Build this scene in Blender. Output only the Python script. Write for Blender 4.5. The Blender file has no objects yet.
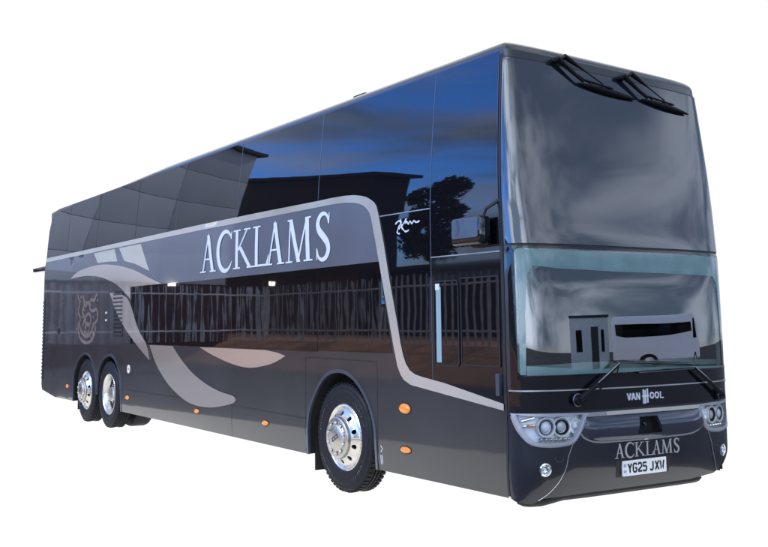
import bpy, bmesh, math, random
from mathutils import Vector, Matrix, geometry
random.seed(7)
R = math.radians
scene = bpy.context.scene

# ------------------------------------------------------------------ camera
cam_data = bpy.data.cameras.new('camera')
cam = bpy.data.objects.new('camera', cam_data)
scene.collection.objects.link(cam)
YAW, PITCH, ROLL = 0.5557, 0.1170, -0.0072
fw = Vector((-math.cos(YAW)*math.cos(PITCH), math.sin(YAW)*math.cos(PITCH), math.sin(PITCH)))
rt = fw.cross(Vector((0, 0, 1))).normalized()
up = rt.cross(fw)
r2 = rt*math.cos(ROLL) + up*math.sin(ROLL)
u2 = -rt*math.sin(ROLL) + up*math.cos(ROLL)
m = Matrix((r2, u2, -fw)).transposed().to_4x4()
m.translation = Vector((5.8296, -6.486, 1.6861))
cam.matrix_world = m
cam_data.sensor_width = 36
cam_data.lens = 984.855/768*36
cam_data.shift_x = 33.03/768
cam_data.shift_y = -67.65/768
cam_data.clip_end = 500
scene.camera = cam

# ------------------------------------------------------------------ sky, sun, exposure
SUN_AZ = R(-100)      # where the sun stands, measured from +X towards +Y
SUN_EL = R(31)
world = bpy.data.worlds.new('World'); scene.world = world
world.use_nodes = True
nt = world.node_tree; nt.nodes.clear()
def wn(t, **k):
    n = nt.nodes.new(t)
    for a, b in k.items(): setattr(n, a, b)
    return n
def wmath(op, a, b=None, c=None, clamp=False):
    n = wn('ShaderNodeMath', operation=op); n.use_clamp = clamp
    for i, v in enumerate((a, b, c)):
        if v is None: continue
        if isinstance(v, (int, float)): n.inputs[i].default_value = v
        else: nt.links.new(v, n.inputs[i])
    return n.outputs[0]
def wmix(f, a, b):
    n = wn('ShaderNodeMix', data_type='RGBA')
    for s, v in ((n.inputs['Factor'], f), (n.inputs['A'], a), (n.inputs['B'], b)):
        if isinstance(v, tuple): s.default_value = v
        elif isinstance(v, (int, float)): s.default_value = v
        else: nt.links.new(v, s)
    return n.outputs['Result']
tc = wn('ShaderNodeTexCoord')
sep = wn('ShaderNodeSeparateXYZ'); nt.links.new(tc.outputs['Generated'], sep.inputs[0])
DX, DY, DZ = sep.outputs
sky = wn('ShaderNodeTexSky', sky_type='NISHITA')
sky.sun_disc = False; sky.sun_elevation = SUN_EL; sky.sun_rotation = math.pi/2 - SUN_AZ
sky.ozone_density = 4.0; sky.dust_density = 0.3; sky.air_density = 1.0
cx = wmath('MULTIPLY', DX, 1.7); cy = wmath('MULTIPLY', DY, 1.7)
comb = wn('ShaderNodeCombineXYZ'); nt.links.new(cx, comb.inputs[0]); nt.links.new(cy, comb.inputs[1]); nt.links.new(wmath('MULTIPLY', DZ, 6.5), comb.inputs[2])     # banks of cloud drawn out level with the horizon
n1 = wn('ShaderNodeTexNoise'); n1.inputs['Scale'].default_value = 1.3; n1.inputs['Detail'].default_value = 7; n1.inputs['Roughness'].default_value = .55; n1.inputs['Distortion'].default_value = .6
nt.links.new(comb.outputs[0], n1.inputs['Vector'])
horiz = wmath('SQRT', wmath('ADD', wmath('MULTIPLY', DX, DX), wmath('MULTIPLY_ADD', DY, DY, 1e-5)))
def azdot(a):      # cosine between a direction's compass bearing and bearing a
    return wmath('DIVIDE', wmath('ADD', wmath('MULTIPLY', DX, math.cos(a)), wmath('MULTIPLY', DY, math.sin(a))), horiz)
def ramp(v, lo, hi):
    n = wn('ShaderNodeMapRange', interpolation_type='SMOOTHSTEP'); nt.links.new(v, n.inputs[0])
    n.inputs[1].default_value = lo; n.inputs[2].default_value = hi
    return n.outputs[0]
overcast = ramp(azdot(R(45)), -0.2, 0.6)            # cloud bank over the yard in front of the coach
cl = ramp(wmath('ADD', wmath('MULTIPLY_ADD', overcast, 0.42, n1.outputs['Fac']), wmath('MULTIPLY', ramp(DZ, .35, .8), .22)), 0.44, 0.72)
n2 = wn('ShaderNodeTexNoise'); n2.inputs['Scale'].default_value = 1.6; n2.inputs['Detail'].default_value = 4.5; n2.inputs['Distortion'].default_value = .35
nt.links.new(comb.outputs[0], n2.inputs['Vector'])
cloudcol = wmix(ramp(n2.outputs['Fac'], .37, .64), (0.25, 0.33, 0.47, 1), (1.0, 1.13, 1.36, 1))
tint = wn('ShaderNodeMix', data_type='RGBA', blend_type='MULTIPLY'); tint.inputs['Factor'].default_value = 1
nt.links.new(sky.outputs[0], tint.inputs['A']); tint.inputs['B'].default_value = (0.38*.31, 0.82*.31, 1.6*.31, 1)
glow = wmath('MULTIPLY_ADD', ramp(azdot(R(-22)), 0.80, 0.99), 1.9, wmath('MULTIPLY_ADD', wmath('MULTIPLY', ramp(DZ, 0.16, 0.0), overcast), 0.25, 1.0))
cb_ = wn('ShaderNodeVectorMath', operation='SCALE'); nt.links.new(cloudcol, cb_.inputs[0]); nt.links.new(glow, cb_.inputs['Scale'])
skyc = wmix(wmath('MULTIPLY', cl, 0.97), tint.outputs['Result'], cb_.outputs[0])
below = ramp(DZ, 0.0, -0.02)
skyc = wmix(below, skyc, (1.05, 1.05, 1.05, 1))     # nothing but the same blank white under the floor
white = ramp(azdot(math.pi - YAW), math.cos(R(43)), math.cos(R(34)))   # the blank white background behind the coach
col = wmix(white, skyc, (1.05, 1.05, 1.05, 1))
bg = wn('ShaderNodeBackground'); nt.links.new(col, bg.inputs[0]); bg.inputs[1].default_value = 1.0
wo = wn('ShaderNodeOutputWorld'); nt.links.new(bg.outputs[0], wo.inputs[0])

sun_data = bpy.data.lights.new('sun', 'SUN'); sun_data.energy = 2.5; sun_data.angle = R(1.5); sun_data.color = (1, .95, .88)
sun = bpy.data.objects.new('sun', sun_data); scene.collection.objects.link(sun)
sd = Vector((math.cos(SUN_AZ)*math.cos(SUN_EL), math.sin(SUN_AZ)*math.cos(SUN_EL), math.sin(SUN_EL)))
sun.rotation_euler = sd.to_track_quat('Z', 'Y').to_euler()
scene.view_settings.view_transform = 'Standard'
scene.view_settings.look = 'None'
scene.view_settings.exposure = 0.0
scene.render.engine = 'CYCLES'
scene.cycles.max_bounces = 8
scene.cycles.transparent_max_bounces = 12

# ------------------------------------------------------------------ the coach's shell as a surface: hull(t, z)
def lerp_tab(tab,z):
    if z<=tab[0][0]: return tab[0][1]
    for (a,b),(c,d) in zip(tab,tab[1:]):
        if z<=c:
            k=(z-a)/(c-a); return b+(d-b)*k
    return tab[-1][1]
def smooth_tab(tab,z):
    h=.04
    return (lerp_tab(tab,z-2*h)+2*lerp_tab(tab,z-h)+2*lerp_tab(tab,z)+2*lerp_tab(tab,z+h)+lerp_tab(tab,z+2*h))/8
F0T=[(.15,-.16),(.3,-.06),(.5,0),(.9,.008),(1.1,.006),(1.35,.0045),(1.7,-.0015),(2.0,-.012),(2.25,-.035),(2.33,-.055),(3.0,-.13),(3.5,-.19),(4.0,-.25)]
XST=[(0,-.24),(2.3,-.24),(3.9,-.30)]
RET=[(0,14.20),(.3,14.30),(.5,14.36),(2.8,14.38),(3.5,14.15),(3.7,14.0),(3.95,13.6)]
def Yw(z):
    y=1.275
    if z>2.6: y-=.095*((z-2.6)/1.3)**1.5
    if z<.45: y-=.03*((.45-z)/.3)**1.5
    return y
def F0(z): return smooth_tab(F0T,z)
def Xs(z): return lerp_tab(XST,z)
def Xr(z): return -smooth_tab(RET,z)
# arc table on reference outline
P4,Q=4.0,2.2
_N=2000
_tab=[]
def _init():
    L=0;pv=None
    for i in range(_N+1):
        a=i/_N*math.pi/2
        yn=math.sin(a)**.6 if i else 0.0
        yn=min(yn,1.0)
        x=-.24+.24*(max(0,1-yn**P4))**(1/Q); y=1.275*yn
        if pv: L+=math.hypot(x-pv[0],y-pv[1])
        pv=(x,y);_tab.append((L,yn))
_init()
TM=_tab[-1][0]
def ynorm(t):
    s=abs(t);lo,hi=0,_N
    while hi-lo>1:
        m=(lo+hi)//2
        if _tab[m][0]<=s: lo=m
        else: hi=m
    a,b=_tab[lo],_tab[hi]
    k=(s-a[0])/max(1e-9,b[0]-a[0])
    return math.copysign(min(1,a[1]+(b[1]-a[1])*k),t)
def lean(yn,z): return .042*(yn+1)*max(0,(z-3)/.9)     # the upper deck sits a touch lower on the far side
def hull(t,z):
    """t: arc length from the front centre (negative = driver side), runs on along the sides"""
    if abs(t)>=TM:
        return (Xs(z)-(abs(t)-TM), math.copysign(Yw(z),t), z-lean(math.copysign(1,t),z))
    yn=ynorm(t)
    return (Xs(z)+(F0(z)-Xs(z))*max(0,1-abs(yn)**P4)**(1/Q), Yw(z)*yn, z-lean(yn,z))

# ------------------------------------------------------------------ materials
def mat(name, base=(.5,.5,.5), rough=.5, metal=0, coat=0, ior=1.5, spec=.5, emit=None, bump=None, var=None, coat_rough=.03):
    m = bpy.data.materials.new(name); m.use_nodes = True
    t = m.node_tree; b = t.nodes['Principled BSDF']
    b.inputs['Base Color'].default_value = (*base, 1); b.inputs['Roughness'].default_value = rough
    b.inputs['Metallic'].default_value = metal; b.inputs['IOR'].default_value = ior
    b.inputs['Specular IOR Level'].default_value = spec
    b.inputs['Coat Weight'].default_value = coat; b.inputs['Coat Roughness'].default_value = coat_rough
    tc = t.nodes.new('ShaderNodeTexCoord')
    if var:      # (scale, amount): gentle dirt / tone variation
        n = t.nodes.new('ShaderNodeTexNoise'); n.inputs['Scale'].default_value = var[0]; n.inputs['Detail'].default_value = 6
        t.links.new(tc.outputs['Object'], n.inputs['Vector'])
        mp = t.nodes.new('ShaderNodeMapRange'); mp.inputs[1].default_value = .3; mp.inputs[2].default_value = .7
        mp.inputs[3].default_value = 1-var[1]; mp.inputs[4].default_value = 1+var[1]
        t.links.new(n.outputs['Fac'], mp.inputs[0])
        mx = t.nodes.new('ShaderNodeMix'); mx.data_type = 'RGBA'; mx.blend_type = 'MULTIPLY'; mx.inputs['Factor'].default_value = 1
        mx.inputs['A'].default_value = (*base, 1); t.links.new(mp.outputs[0], mx.inputs['B'])
        t.links.new(mx.outputs['Result'], b.inputs['Base Color'])
        rr = t.nodes.new('ShaderNodeMapRange'); rr.inputs[1].default_value = .3; rr.inputs[2].default_value = .7
        rr.inputs[3].default_value = rough*.8; rr.inputs[4].default_value = min(1, rough*1.25+.01)
        t.links.new(n.outputs['Fac'], rr.inputs[0]); t.links.new(rr.outputs[0], b.inputs['Roughness'])
    if bump:     # (scale vector, distance)
        mpp = t.nodes.new('ShaderNodeMapping'); mpp.inputs['Scale'].default_value = bump[0]
        t.links.new(tc.outputs['Object'], mpp.inputs[0])
        n = t.nodes.new('ShaderNodeTexNoise'); n.inputs['Scale'].default_value = 1; n.inputs['Detail'].default_value = 2.5
        t.links.new(mpp.outputs[0], n.inputs['Vector'])
        bp = t.nodes.new('ShaderNodeBump'); bp.inputs['Distance'].default_value = bump[1]; bp.inputs['Strength'].default_value = 1
        t.links.new(n.outputs['Fac'], bp.inputs['Height'])
        t.links.new(bp.outputs[0], b.inputs['Normal']); t.links.new(bp.outputs[0], b.inputs['Coat Normal'])
    if emit: b.inputs['Emission Color'].default_value = (*emit[:3], 1); b.inputs['Emission Strength'].default_value = emit[3]
    return m
def glassy(name, tint, ior=1.55, bump=None):       # thin see-through pane
    m = bpy.data.materials.new(name); m.use_nodes = True
    t = m.node_tree; t.nodes.clear()
    o = t.nodes.new('ShaderNodeOutputMaterial'); mx = t.nodes.new('ShaderNodeMixShader')
    tr = t.nodes.new('ShaderNodeBsdfTransparent'); tr.inputs[0].default_value = (*tint, 1)
    gl = t.nodes.new('ShaderNodeBsdfGlossy'); gl.inputs['Roughness'].default_value = .01
    fr = t.nodes.new('ShaderNodeFresnel'); fr.inputs[0].default_value = ior
    t.links.new(fr.outputs[0], mx.inputs[0]); t.links.new(tr.outputs[0], mx.inputs[1]); t.links.new(gl.outputs[0], mx.inputs[2])
    t.links.new(mx.outputs[0], o.inputs[0])
    if bump:
        tc = t.nodes.new('ShaderNodeTexCoord'); mpp = t.nodes.new('ShaderNodeMapping'); mpp.inputs['Scale'].default_value = bump[0]
        t.links.new(tc.outputs['Object'], mpp.inputs[0])
        n = t.nodes.new('ShaderNodeTexNoise'); n.inputs['Scale'].default_value = 1; n.inputs['Detail'].default_value = 1
        t.links.new(mpp.outputs[0], n.inputs['Vector'])
        bp = t.nodes.new('ShaderNodeBump'); bp.inputs['Distance'].default_value = bump[1]
        t.links.new(n.outputs['Fac'], bp.inputs['Height'])
        t.links.new(bp.outputs[0], gl.inputs['Normal']); t.links.new(bp.outputs[0], fr.inputs['Normal'])
    return m
M = {}
M['paint'] = mat('charcoal_paint', (.036,.035,.037), .30, .35, coat=1, ior=1.5, bump=((.9,.9,1.3),.0022), var=(1.1,.12), coat_rough=.05)
M['front_reflect_tone'] = mat('charcoal_paint_front_reflect', (.014,.016,.023), .3, .25, coat=.8, var=(2,.1))  # same charcoal paint, darker because the front's dark reflections are in the colour
M['paint'].node_tree.nodes['Principled BSDF'].inputs['Coat IOR'].default_value = 1.42
M['panel'] = mat('slate_panel_paint', (.105,.112,.135), .35, .15, coat=.8, bump=((.9,.9,1.3),.0022), var=(.8,.08))
M['silver'] = mat('silver_vinyl', (.72,.68,.59), .18, .6, coat=.6, bump=((.9,.9,1.3),.002), var=(1.5,.05))
M['lilac'] = mat('pearl_vinyl', (.80,.70,.60), .10, .75, coat=.7, bump=((.9,.9,1.3),.0015))
M['letter'] = mat('white_lettering', (.62,.66,.69), .35, .1, coat=.5)
M['glass'] = mat('dark_side_glass', (.004,.004,.006), .015, 0, ior=1.72, bump=((.55,.55,.8),.0022))
M['lowglass'] = mat('dark_lower_side_glass', (.005,.004,.005), .02, 0, ior=1.75, bump=((2.2,2.2,.8),.0014))
M['frontglass'] = mat('dark_front_glass', (.012,.014,.020), .03, 0, ior=2.25, bump=((.45,.55,.4),.0018))
M['black'] = mat('gloss_black', (.005,.005,.007), .06, 0, coat=.6)
M['screen'] = glassy('windscreen_glass', (.80,.95,.95), 2.8, ((.6,.7,.5),.0015))
M['cabglass'] = glassy('driver_window_glass', (.35,.42,.45), 1.6)
M['clear'] = glassy('clear_lamp_cover', (.97,.98,.98), 1.2)
M['rubber'] = mat('tyre_rubber', (.006,.0065,.009), .6, 0, spec=.25, var=(9,.3))
M['seal'] = mat('rubber_seal', (.008,.008,.009), .5)
M['rubbermark'] = mat('tyre_raised_marks', (.045,.047,.055), .6)
M['dark'] = mat('underbody_black', (.006,.006,.006), .85)
M['trim'] = mat('arch_trim_grey', (.09,.10,.13), .3, .6, coat=.5)
M['line'] = mat('light_trim_line', (.66,.66,.66), .2, .8)
M['chrome'] = mat('chrome', (.80,.79,.76), .09, 1, var=(6,.08))
M['alloy'] = mat('polished_alloy', (.76,.73,.68), .24, .9, var=(14,.12))
M['alloydull'] = mat('brushed_alloy_hub', (.58,.55,.50), .34, 1, var=(20,.1))
M['amber'] = mat('amber_lens', (.80,.24,.008), .12, 0, coat=.8, bump=((60,60,60),.003))
M['lens'] = mat('pale_lens', (.72,.72,.70), .15, 0, coat=.6)
M['reflector'] = mat('lamp_reflector', (.92,.92,.9), .2, .15, bump=((25,25,25),.01))
M['bulbwhite'] = mat('lamp_bulb_white', (.85,.86,.88), .2, 0, coat=.5)
M['plate'] = mat('plate_white', (.82,.80,.74), .35)
M['plateblack'] = mat('plate_black', (.008,.008,.01), .4)
M['plategrey'] = mat('plate_grey', (.35,.36,.38), .4)
M['cream'] = mat('cream_metal', (.78,.74,.62), .2, .55, coat=.4)
M['cab'] = mat('cab_pale_trim', (.20,.30,.32), .6)
M['cabbright'] = mat('cab_bright_trim', (.86,.94,.92), .6)
M['band'] = mat('windscreen_lit_edge', (.19,.32,.31), .15, 0, coat=1, ior=1.6, var=(3,.15))
M['cabdark'] = mat('cab_dark_trim', (.012,.014,.018), .7)
M['seat'] = mat('seat_fabric', (.03,.03,.05), .9, bump=((40,40,40),.004))
M['wiper'] = mat('wiper_black', (.004,.004,.005), .5, 0, spec=.2)
M['grille'] = mat('grille_dark_gloss', (.05,.055,.08), .12, .5, coat=1, bump=((1.5,1.5,4),.004))
M['lamp_back'] = mat('lamp_backing', (.92,.92,.90), .3, .0, bump=((30,30,30),.006))
M['bezel'] = mat('lamp_bezel_silver', (.50,.50,.55), .25, .5)
M['lens_dark'] = mat('projector_glass', (.55,.56,.58), .05, 0, coat=1)
M['nose_letter'] = mat('silver_nose_lettering', (.52,.50,.46), .3, .4)
M['emblem'] = mat('emblem_silver', (.80,.80,.82), .25, .4)
M['reflectface'] = mat('reflected_shape_gloss', (.10,.12,.16), .08, .6, bump=((3,3,3),.006))
M['taillens'] = mat('red_lens', (.35,.01,.01), .15, coat=.8)
M['crest'] = mat('crest_bronze', (.22,.16,.13), .35, .3, coat=.5)

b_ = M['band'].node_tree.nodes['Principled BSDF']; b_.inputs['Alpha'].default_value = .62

# ------------------------------------------------------------------ object helpers
COL = scene.collection
def link(name, me, material, parent=None, label=None):
    o = bpy.data.objects.new(name, me); COL.objects.link(o)
    if parent: o.parent = parent
    if material: me.materials.append(material)
    if label: o['label'] = label
    return o
def thing(name, label, cat, loc=(0,0,0), group=None):
    o = bpy.data.objects.new(name, None); COL.objects.link(o); o.location = loc; o.empty_display_size = .3
    o['label'] = label; o['category'] = cat
    if group: o['group'] = group
    return o
def tomesh(bm, name, sharp=35, flat=False):
    me = bpy.data.meshes.new(name)
    for f in bm.faces: f.smooth = not flat
    bm.normal_update()
    if not flat:
        for e in bm.edges:
            if len(e.link_faces) == 2 and e.calc_face_angle(0) > R(sharp): e.smooth = False
    bm.to_mesh(me); bm.free(); me.update()
    return me
def inpoly(p, poly):
    c = False; x, y = p; n = len(poly); j = n-1
    for i in range(n):
        xi, yi = poly[i]; xj, yj = poly[j]
        if (yi > y) != (yj > y) and x < (xj-xi)*(y-yi)/(yj-yi)+xi: c = not c
        j = i
    return c
def resample(poly, gx, gy, closed=True):
    out = []; n = len(poly)
    for i in range(n if closed else n-1):
        a, b = poly[i], poly[(i+1) % n]
        k = max(1, int(math.ceil(max(abs(b[0]-a[0])/gx, abs(b[1]-a[1])/gy))))
        for q in range(k): out.append((a[0]+(b[0]-a[0])*q/k, a[1]+(b[1]-a[1])*q/k))
    if not closed: out.append(tuple(poly[-1]))
    return out
def sside(x, z): return Vector((x, -Yw(z), z))
def sfar(x, z): return Vector((x, Yw(z), z-lean(1, z)))
def sfront(t, z): return Vector(hull(t, z))
def flatsurf(o, ux, uy):
    o, ux, uy = Vector(o), Vector(ux), Vector(uy)
    return lambda a, b: o+ux*a+uy*b
def normal_of(s, a, b, flip):
    h = .004
    n = (s(a+h, b)-s(a-h, b)).cross(s(a, b+h)-s(a, b-h)).normalized()
    return -n if flip else n
def patch_bm(bm, polys, surf, off=0.0, thick=.01, holes=(), g=(.3, .15), flip=False, lift=None):
    """fill the union of 2D polygons minus the holes, laid on surf, with a rim going back by thick"""
    polys = [resample(p, *g) for p in polys]; holes = [resample(p, *g) for p in holes]
    V = []; E = []
    for lp in polys+holes:
        b = len(V); n = len(lp)
        V += [Vector(q) for q in lp]; E += [(b+i, b+(i+1) % n) for i in range(n)]
    xs = [v.x for v in V]; ys = [v.y for v in V]
    nx = int((max(xs)-min(xs))/g[0]); ny = int((max(ys)-min(ys))/g[1])
    if nx*ny < 60000:
        for i in range(1, nx+1):
            for j in range(1, ny+1):
                q = (min(xs)+(i-.5+.001*(j%3))*(max(xs)-min(xs))/max(nx,1), min(ys)+(j-.5)*(max(ys)-min(ys))/max(ny,1))
                if any(inpoly(q, p) for p in polys) and not any(inpoly(q, p) for p in holes): V.append(Vector(q))
    vo, eo, fo = geometry.delaunay_2d_cdt(V, E, [], 0, 1e-6)[:3]
    P = []
    for v in vo:
        p = surf(v.x, v.y); n = normal_of(surf, v.x, v.y, flip)
        o = off + (lift(v.x, v.y) if lift else 0)
        P.append((p+n*o, p+n*(o-thick), n))
    top = {}; bot = {}; keep = []
    for f in fo:
        c = (sum(vo[i].x for i in f)/len(f), sum(vo[i].y for i in f)/len(f))
        if any(inpoly(c, p) for p in polys) and not any(inpoly(c, p) for p in holes): keep.append(list(f))
    cnt = {}
    def area2(f): return (vo[f[1]].x-vo[f[0]].x)*(vo[f[2]].y-vo[f[0]].y)-(vo[f[1]].y-vo[f[0]].y)*(vo[f[2]].x-vo[f[0]].x)
    big = max(keep, key=lambda f: abs(area2(f))); a = P[big[0]][0]
    rev = ((P[big[1]][0]-a).cross(P[big[2]][0]-a).dot(P[big[0]][2]) < 0) == (area2(big) > 0)
    for f in keep:
        for i in f:
            if i not in top: top[i] = bm.verts.new(P[i][0])
        if (area2(f) < 0) != rev: f.reverse()
        el = max((vo[f[i]]-vo[f[i-1]]).length for i in range(3))
        if abs(area2(f))/max(el, 1e-9) > 2e-4:
            try: bm.faces.new([top[i] for i in f])
            except ValueError: continue
        for i in range(len(f)): cnt[(f[i], f[(i+1) % len(f)])] = 1
    if thick:
        for (a, b) in list(cnt):
            if (b, a) in cnt: continue
            for i in (a, b):
                if i not in bot: bot[i] = bm.verts.new(P[i][1])
            try: bm.faces.new((top[b], top[a], bot[a], bot[b]))
            except ValueError: pass
def patch(name, poly, surf, off, material, parent, label=None, **k):
    polys = poly if isinstance(poly[0][0], (tuple, list)) else [poly]
    bm = bmesh.new(); patch_bm(bm, polys, surf, off, **k)
    return link(name, tomesh(bm, name), material, parent, label)
def rect(x0, x1, z0, z1, r=0, n=4):
    if not r: return [(x0, z0), (x1, z0), (x1, z1), (x0, z1)]
    out = []
    for cx, cz, a0 in ((x1-r, z0+r, -90), (x1-r, z1-r, 0), (x0+r, z1-r, 90), (x0+r, z0+r, 180)):
        for i in range(n+1):
            a = R(a0+90*i/n); out.append((cx+r*math.cos(a), cz+r*math.sin(a)))
    return out
def ellipse(cx, cz, rx, rz, n=24): return [(cx+rx*math.cos(2*math.pi*i/n), cz+rz*math.sin(2*math.pi*i/n)) for i in range(n)]
def smooth_path(pts, n=5, closed=False):
    out = []; N = len(pts)
    g = (lambda i: pts[i % N]) if closed else (lambda i: pts[max(0, min(N-1, i))])
    for i in range(N if closed else N-1):
        p0, p1, p2, p3 = g(i-1), g(i), g(i+1), g(i+2)
        for q in range(n):
            s = q/n
            out.append(tuple(.5*((2*b)+(-a+c)*s+(2*a-5*b+4*c-d)*s*s+(-a+3*b-3*c+d)*s**3) for a, b, c, d in zip(p0, p1, p2, p3)))
    if not closed: out.append(tuple(pts[-1]))
    return out
def ribbon(path, w):
    """2D ribbon polygon of width w (number or list) along a path"""
    L = []; Rr = []; n = len(path)
    for i, p in enumerate(path):
        a = path[max(0, i-1)]; b = path[min(n-1, i+1)]
        d = math.hypot(b[0]-a[0], b[1]-a[1]) or 1; nx, ny = -(b[1]-a[1])/d, (b[0]-a[0])/d
        ww = (w[i] if isinstance(w, (list, tuple)) else w)/2
        L.append((p[0]+nx*ww, p[1]+ny*ww)); Rr.append((p[0]-nx*ww, p[1]-ny*ww))
    return L+Rr[::-1]
def tube_bm(bm, pts, rad, seg=8, flatten=1.0):
    pts = [Vector(p) for p in pts]; rings = []
    ref = Vector((.3, .2, 1)).normalized()
    for i, p in enumerate(pts):
        d = (pts[min(len(pts)-1, i+1)]-pts[max(0, i-1)]).normalized()
        a = d.cross(ref).normalized(); b = d.cross(a)
        r = rad[i] if isinstance(rad, (list, tuple)) else rad
        rings.append([bm.verts.new(p+(a*math.cos(2*math.pi*k/seg)+b*math.sin(2*math.pi*k/seg)*flatten)*r) for k in range(seg)])
    for x, y in zip(rings, rings[1:]):
        for k in range(seg): bm.faces.new((x[k], x[(k+1) % seg], y[(k+1) % seg], y[k]))
    bm.faces.new(rings[0][::-1]); bm.faces.new(rings[-1])
def tube(name, pts, rad, material, parent, label=None, seg=8):
    bm = bmesh.new(); tube_bm(bm, pts, rad, seg); bmesh.ops.recalc_face_normals(bm, faces=bm.faces)
    return link(name, tomesh(bm, name), material, parent, label)
def box_bm(bm, x0, x1, y0, y1, z0, z1, bev=0):
    r = bmesh.ops.create_cube(bm, size=1)
    for v in r['verts']: v.co = Vector(((x0+x1)/2+v.co.x*(x1-x0), (y0+y1)/2+v.co.y*(y1-y0), (z0+z1)/2+v.co.z*(z1-z0)))
    if bev:
        es = list({e for v in r['verts'] for e in v.link_edges})
        bmesh.ops.bevel(bm, geom=es, offset=bev, segments=3, affect='EDGES', profile=.5)
def box(name, b, material, parent, label=None, bev=0):
    bm = bmesh.new(); box_bm(bm, *b, bev=bev)
    return link(name, tomesh(bm, name), material, parent, label)
def lathe_bm(bm, prof, origin, axis, seg=48):
    """prof: list of (radius, height along axis)"""
    axis = Vector(axis).normalized(); a = axis.orthogonal().normalized(); b = axis.cross(a); o = Vector(origin)
    rings = []
    for r, h in prof:
        if r < 1e-5: rings.append([bm.verts.new(o+axis*h)])
        else: rings.append([bm.verts.new(o+axis*h+(a*math.cos(2*math.pi*k/seg)+b*math.sin(2*math.pi*k/seg))*r) for k in range(seg)])
    for x, y in zip(rings, rings[1:]):
        for k in range(seg):
            k2 = (k+1) % seg
            vs = [x[k] if len(x) > 1 else x[0], x[k2] if len(x) > 1 else None, y[k2] if len(y) > 1 else y[0], y[k] if len(y) > 1 else None]
            vs = [v for v in vs if v]
            if len(vs) >= 3: bm.faces.new(vs)
def lathe(name, prof, origin, axis, material, parent, label=None, seg=48):
    bm = bmesh.new(); lathe_bm(bm, prof, origin, axis, seg); bmesh.ops.recalc_face_normals(bm, faces=bm.faces)
    return link(name, tomesh(bm, name, 30), material, parent, label)

# ------------------------------------------------------------------ the setting: an added white floor under the coach, the yard round it
CAMP = Vector((5.8296, -6.486, 0)); FH = Vector((-math.cos(YAW), math.sin(YAW), 0)); RH = Vector((math.sin(YAW), math.cos(YAW), 0))
def gpt(depth, k): q = CAMP+(FH+RH*k)*depth; return (q.x, q.y)
def sheet(name, poly, z, material, g=40):
    bm = bmesh.new(); patch_bm(bm, [poly], lambda a, b: Vector((a, b, z)), 0, 0, g=(g, g))
    o = link(name, tomesh(bm, name, flat=True), material); o['kind'] = 'structure'; return o
wm = bpy.data.materials.new('backlit_white_sheet'); wm.use_nodes = True
t_ = wm.node_tree; t_.nodes.clear(); oo = t_.nodes.new('ShaderNodeOutputMaterial'); tl = t_.nodes.new('ShaderNodeBsdfTranslucent')
tl.inputs[0].default_value = (1, 1, 1, 1); t_.links.new(tl.outputs[0], oo.inputs[0])
NL, FL, NR, FR = gpt(7.4, -.37), gpt(120, -.37), gpt(7.4, .435), gpt(120, .435)
sheet('floor', [NL, NR, FR, FL], 0.0, wm)  # added sheet cut to the view, lit through from below so shadows vanish
asph = mat('asphalt', (.050, .050, .052), .85, var=(1.3, .35), bump=((60, 60, 60), .004))
sheet('yard', [NL, FL, (-130, -60), (-60, -120), (60, -120), (130, -20), (130, 80), (70, 140), FR, NR], 0.0, asph)

# ------------------------------------------------------------------ the coach
coach = thing('coach', 'dark charcoal double-deck coach with silver swooshes and ACKLAMS in pale letters on its side', 'coach', (-7, 0, 0))
CO = Vector((7, 0, 0))
class _P: pass
def part(fn, *a, **k):
    return fn(*a, **k)
ZT = 3.94           # top of the side walls
XB = -14.38
def sill(x): return lerp_tab([(-14.4, .42), (-14.2, .40), (-13.3, .305), (-12, .31), (-6, .30), (-.3, .305)], x)
archF = smooth_path([(-3.47, .55), (-3.40, .80), (-3.137, 1.097), (-2.834, 1.193), (-2.534, 1.133), (-2.303, .953), (-2.174, .745), (-2.14, .52)], 4)
archF = [(-3.47, .30)]+archF+[(-2.135, .30)]
aR1 = smooth_path([(-12.075, .55), (-12.02, .84), (-11.78, 1.05), (-11.45, 1.165), (-11.15, 1.13), (-10.93, .99), (-10.79, .80), (-10.72, .60)], 4)
aR2 = smooth_path([(-10.70, .60), (-10.62, .90), (-10.38, 1.10), (-10.05, 1.172), (-9.77, 1.10), (-9.58, .92), (-9.50, .70), (-9.465, .50)], 4)
aR1 = [(-12.09, .31)]+aR1; aR2 = aR2+[(-9.46, .31)]
side_poly = [(-14.2, .40), (-13.3, .305)]+aR1+aR2+archF+[(-.262, .305), (Xs(2.3), 2.3), (Xs(3)-.0, 3.0), (Xs(ZT), ZT), (-13.6, ZT), (-14.2, 3.90), (Xr(3.5)+.12, 3.5), (XB+.13, 2.8), (XB+.13, .5)]
bm = bmesh.new()
patch_bm(bm, [side_poly], sside, 0, .0, g=(.35, .12))
patch_bm(bm, [side_poly], sfar, 0, .0, g=(.5, .15), flip=True)
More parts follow.
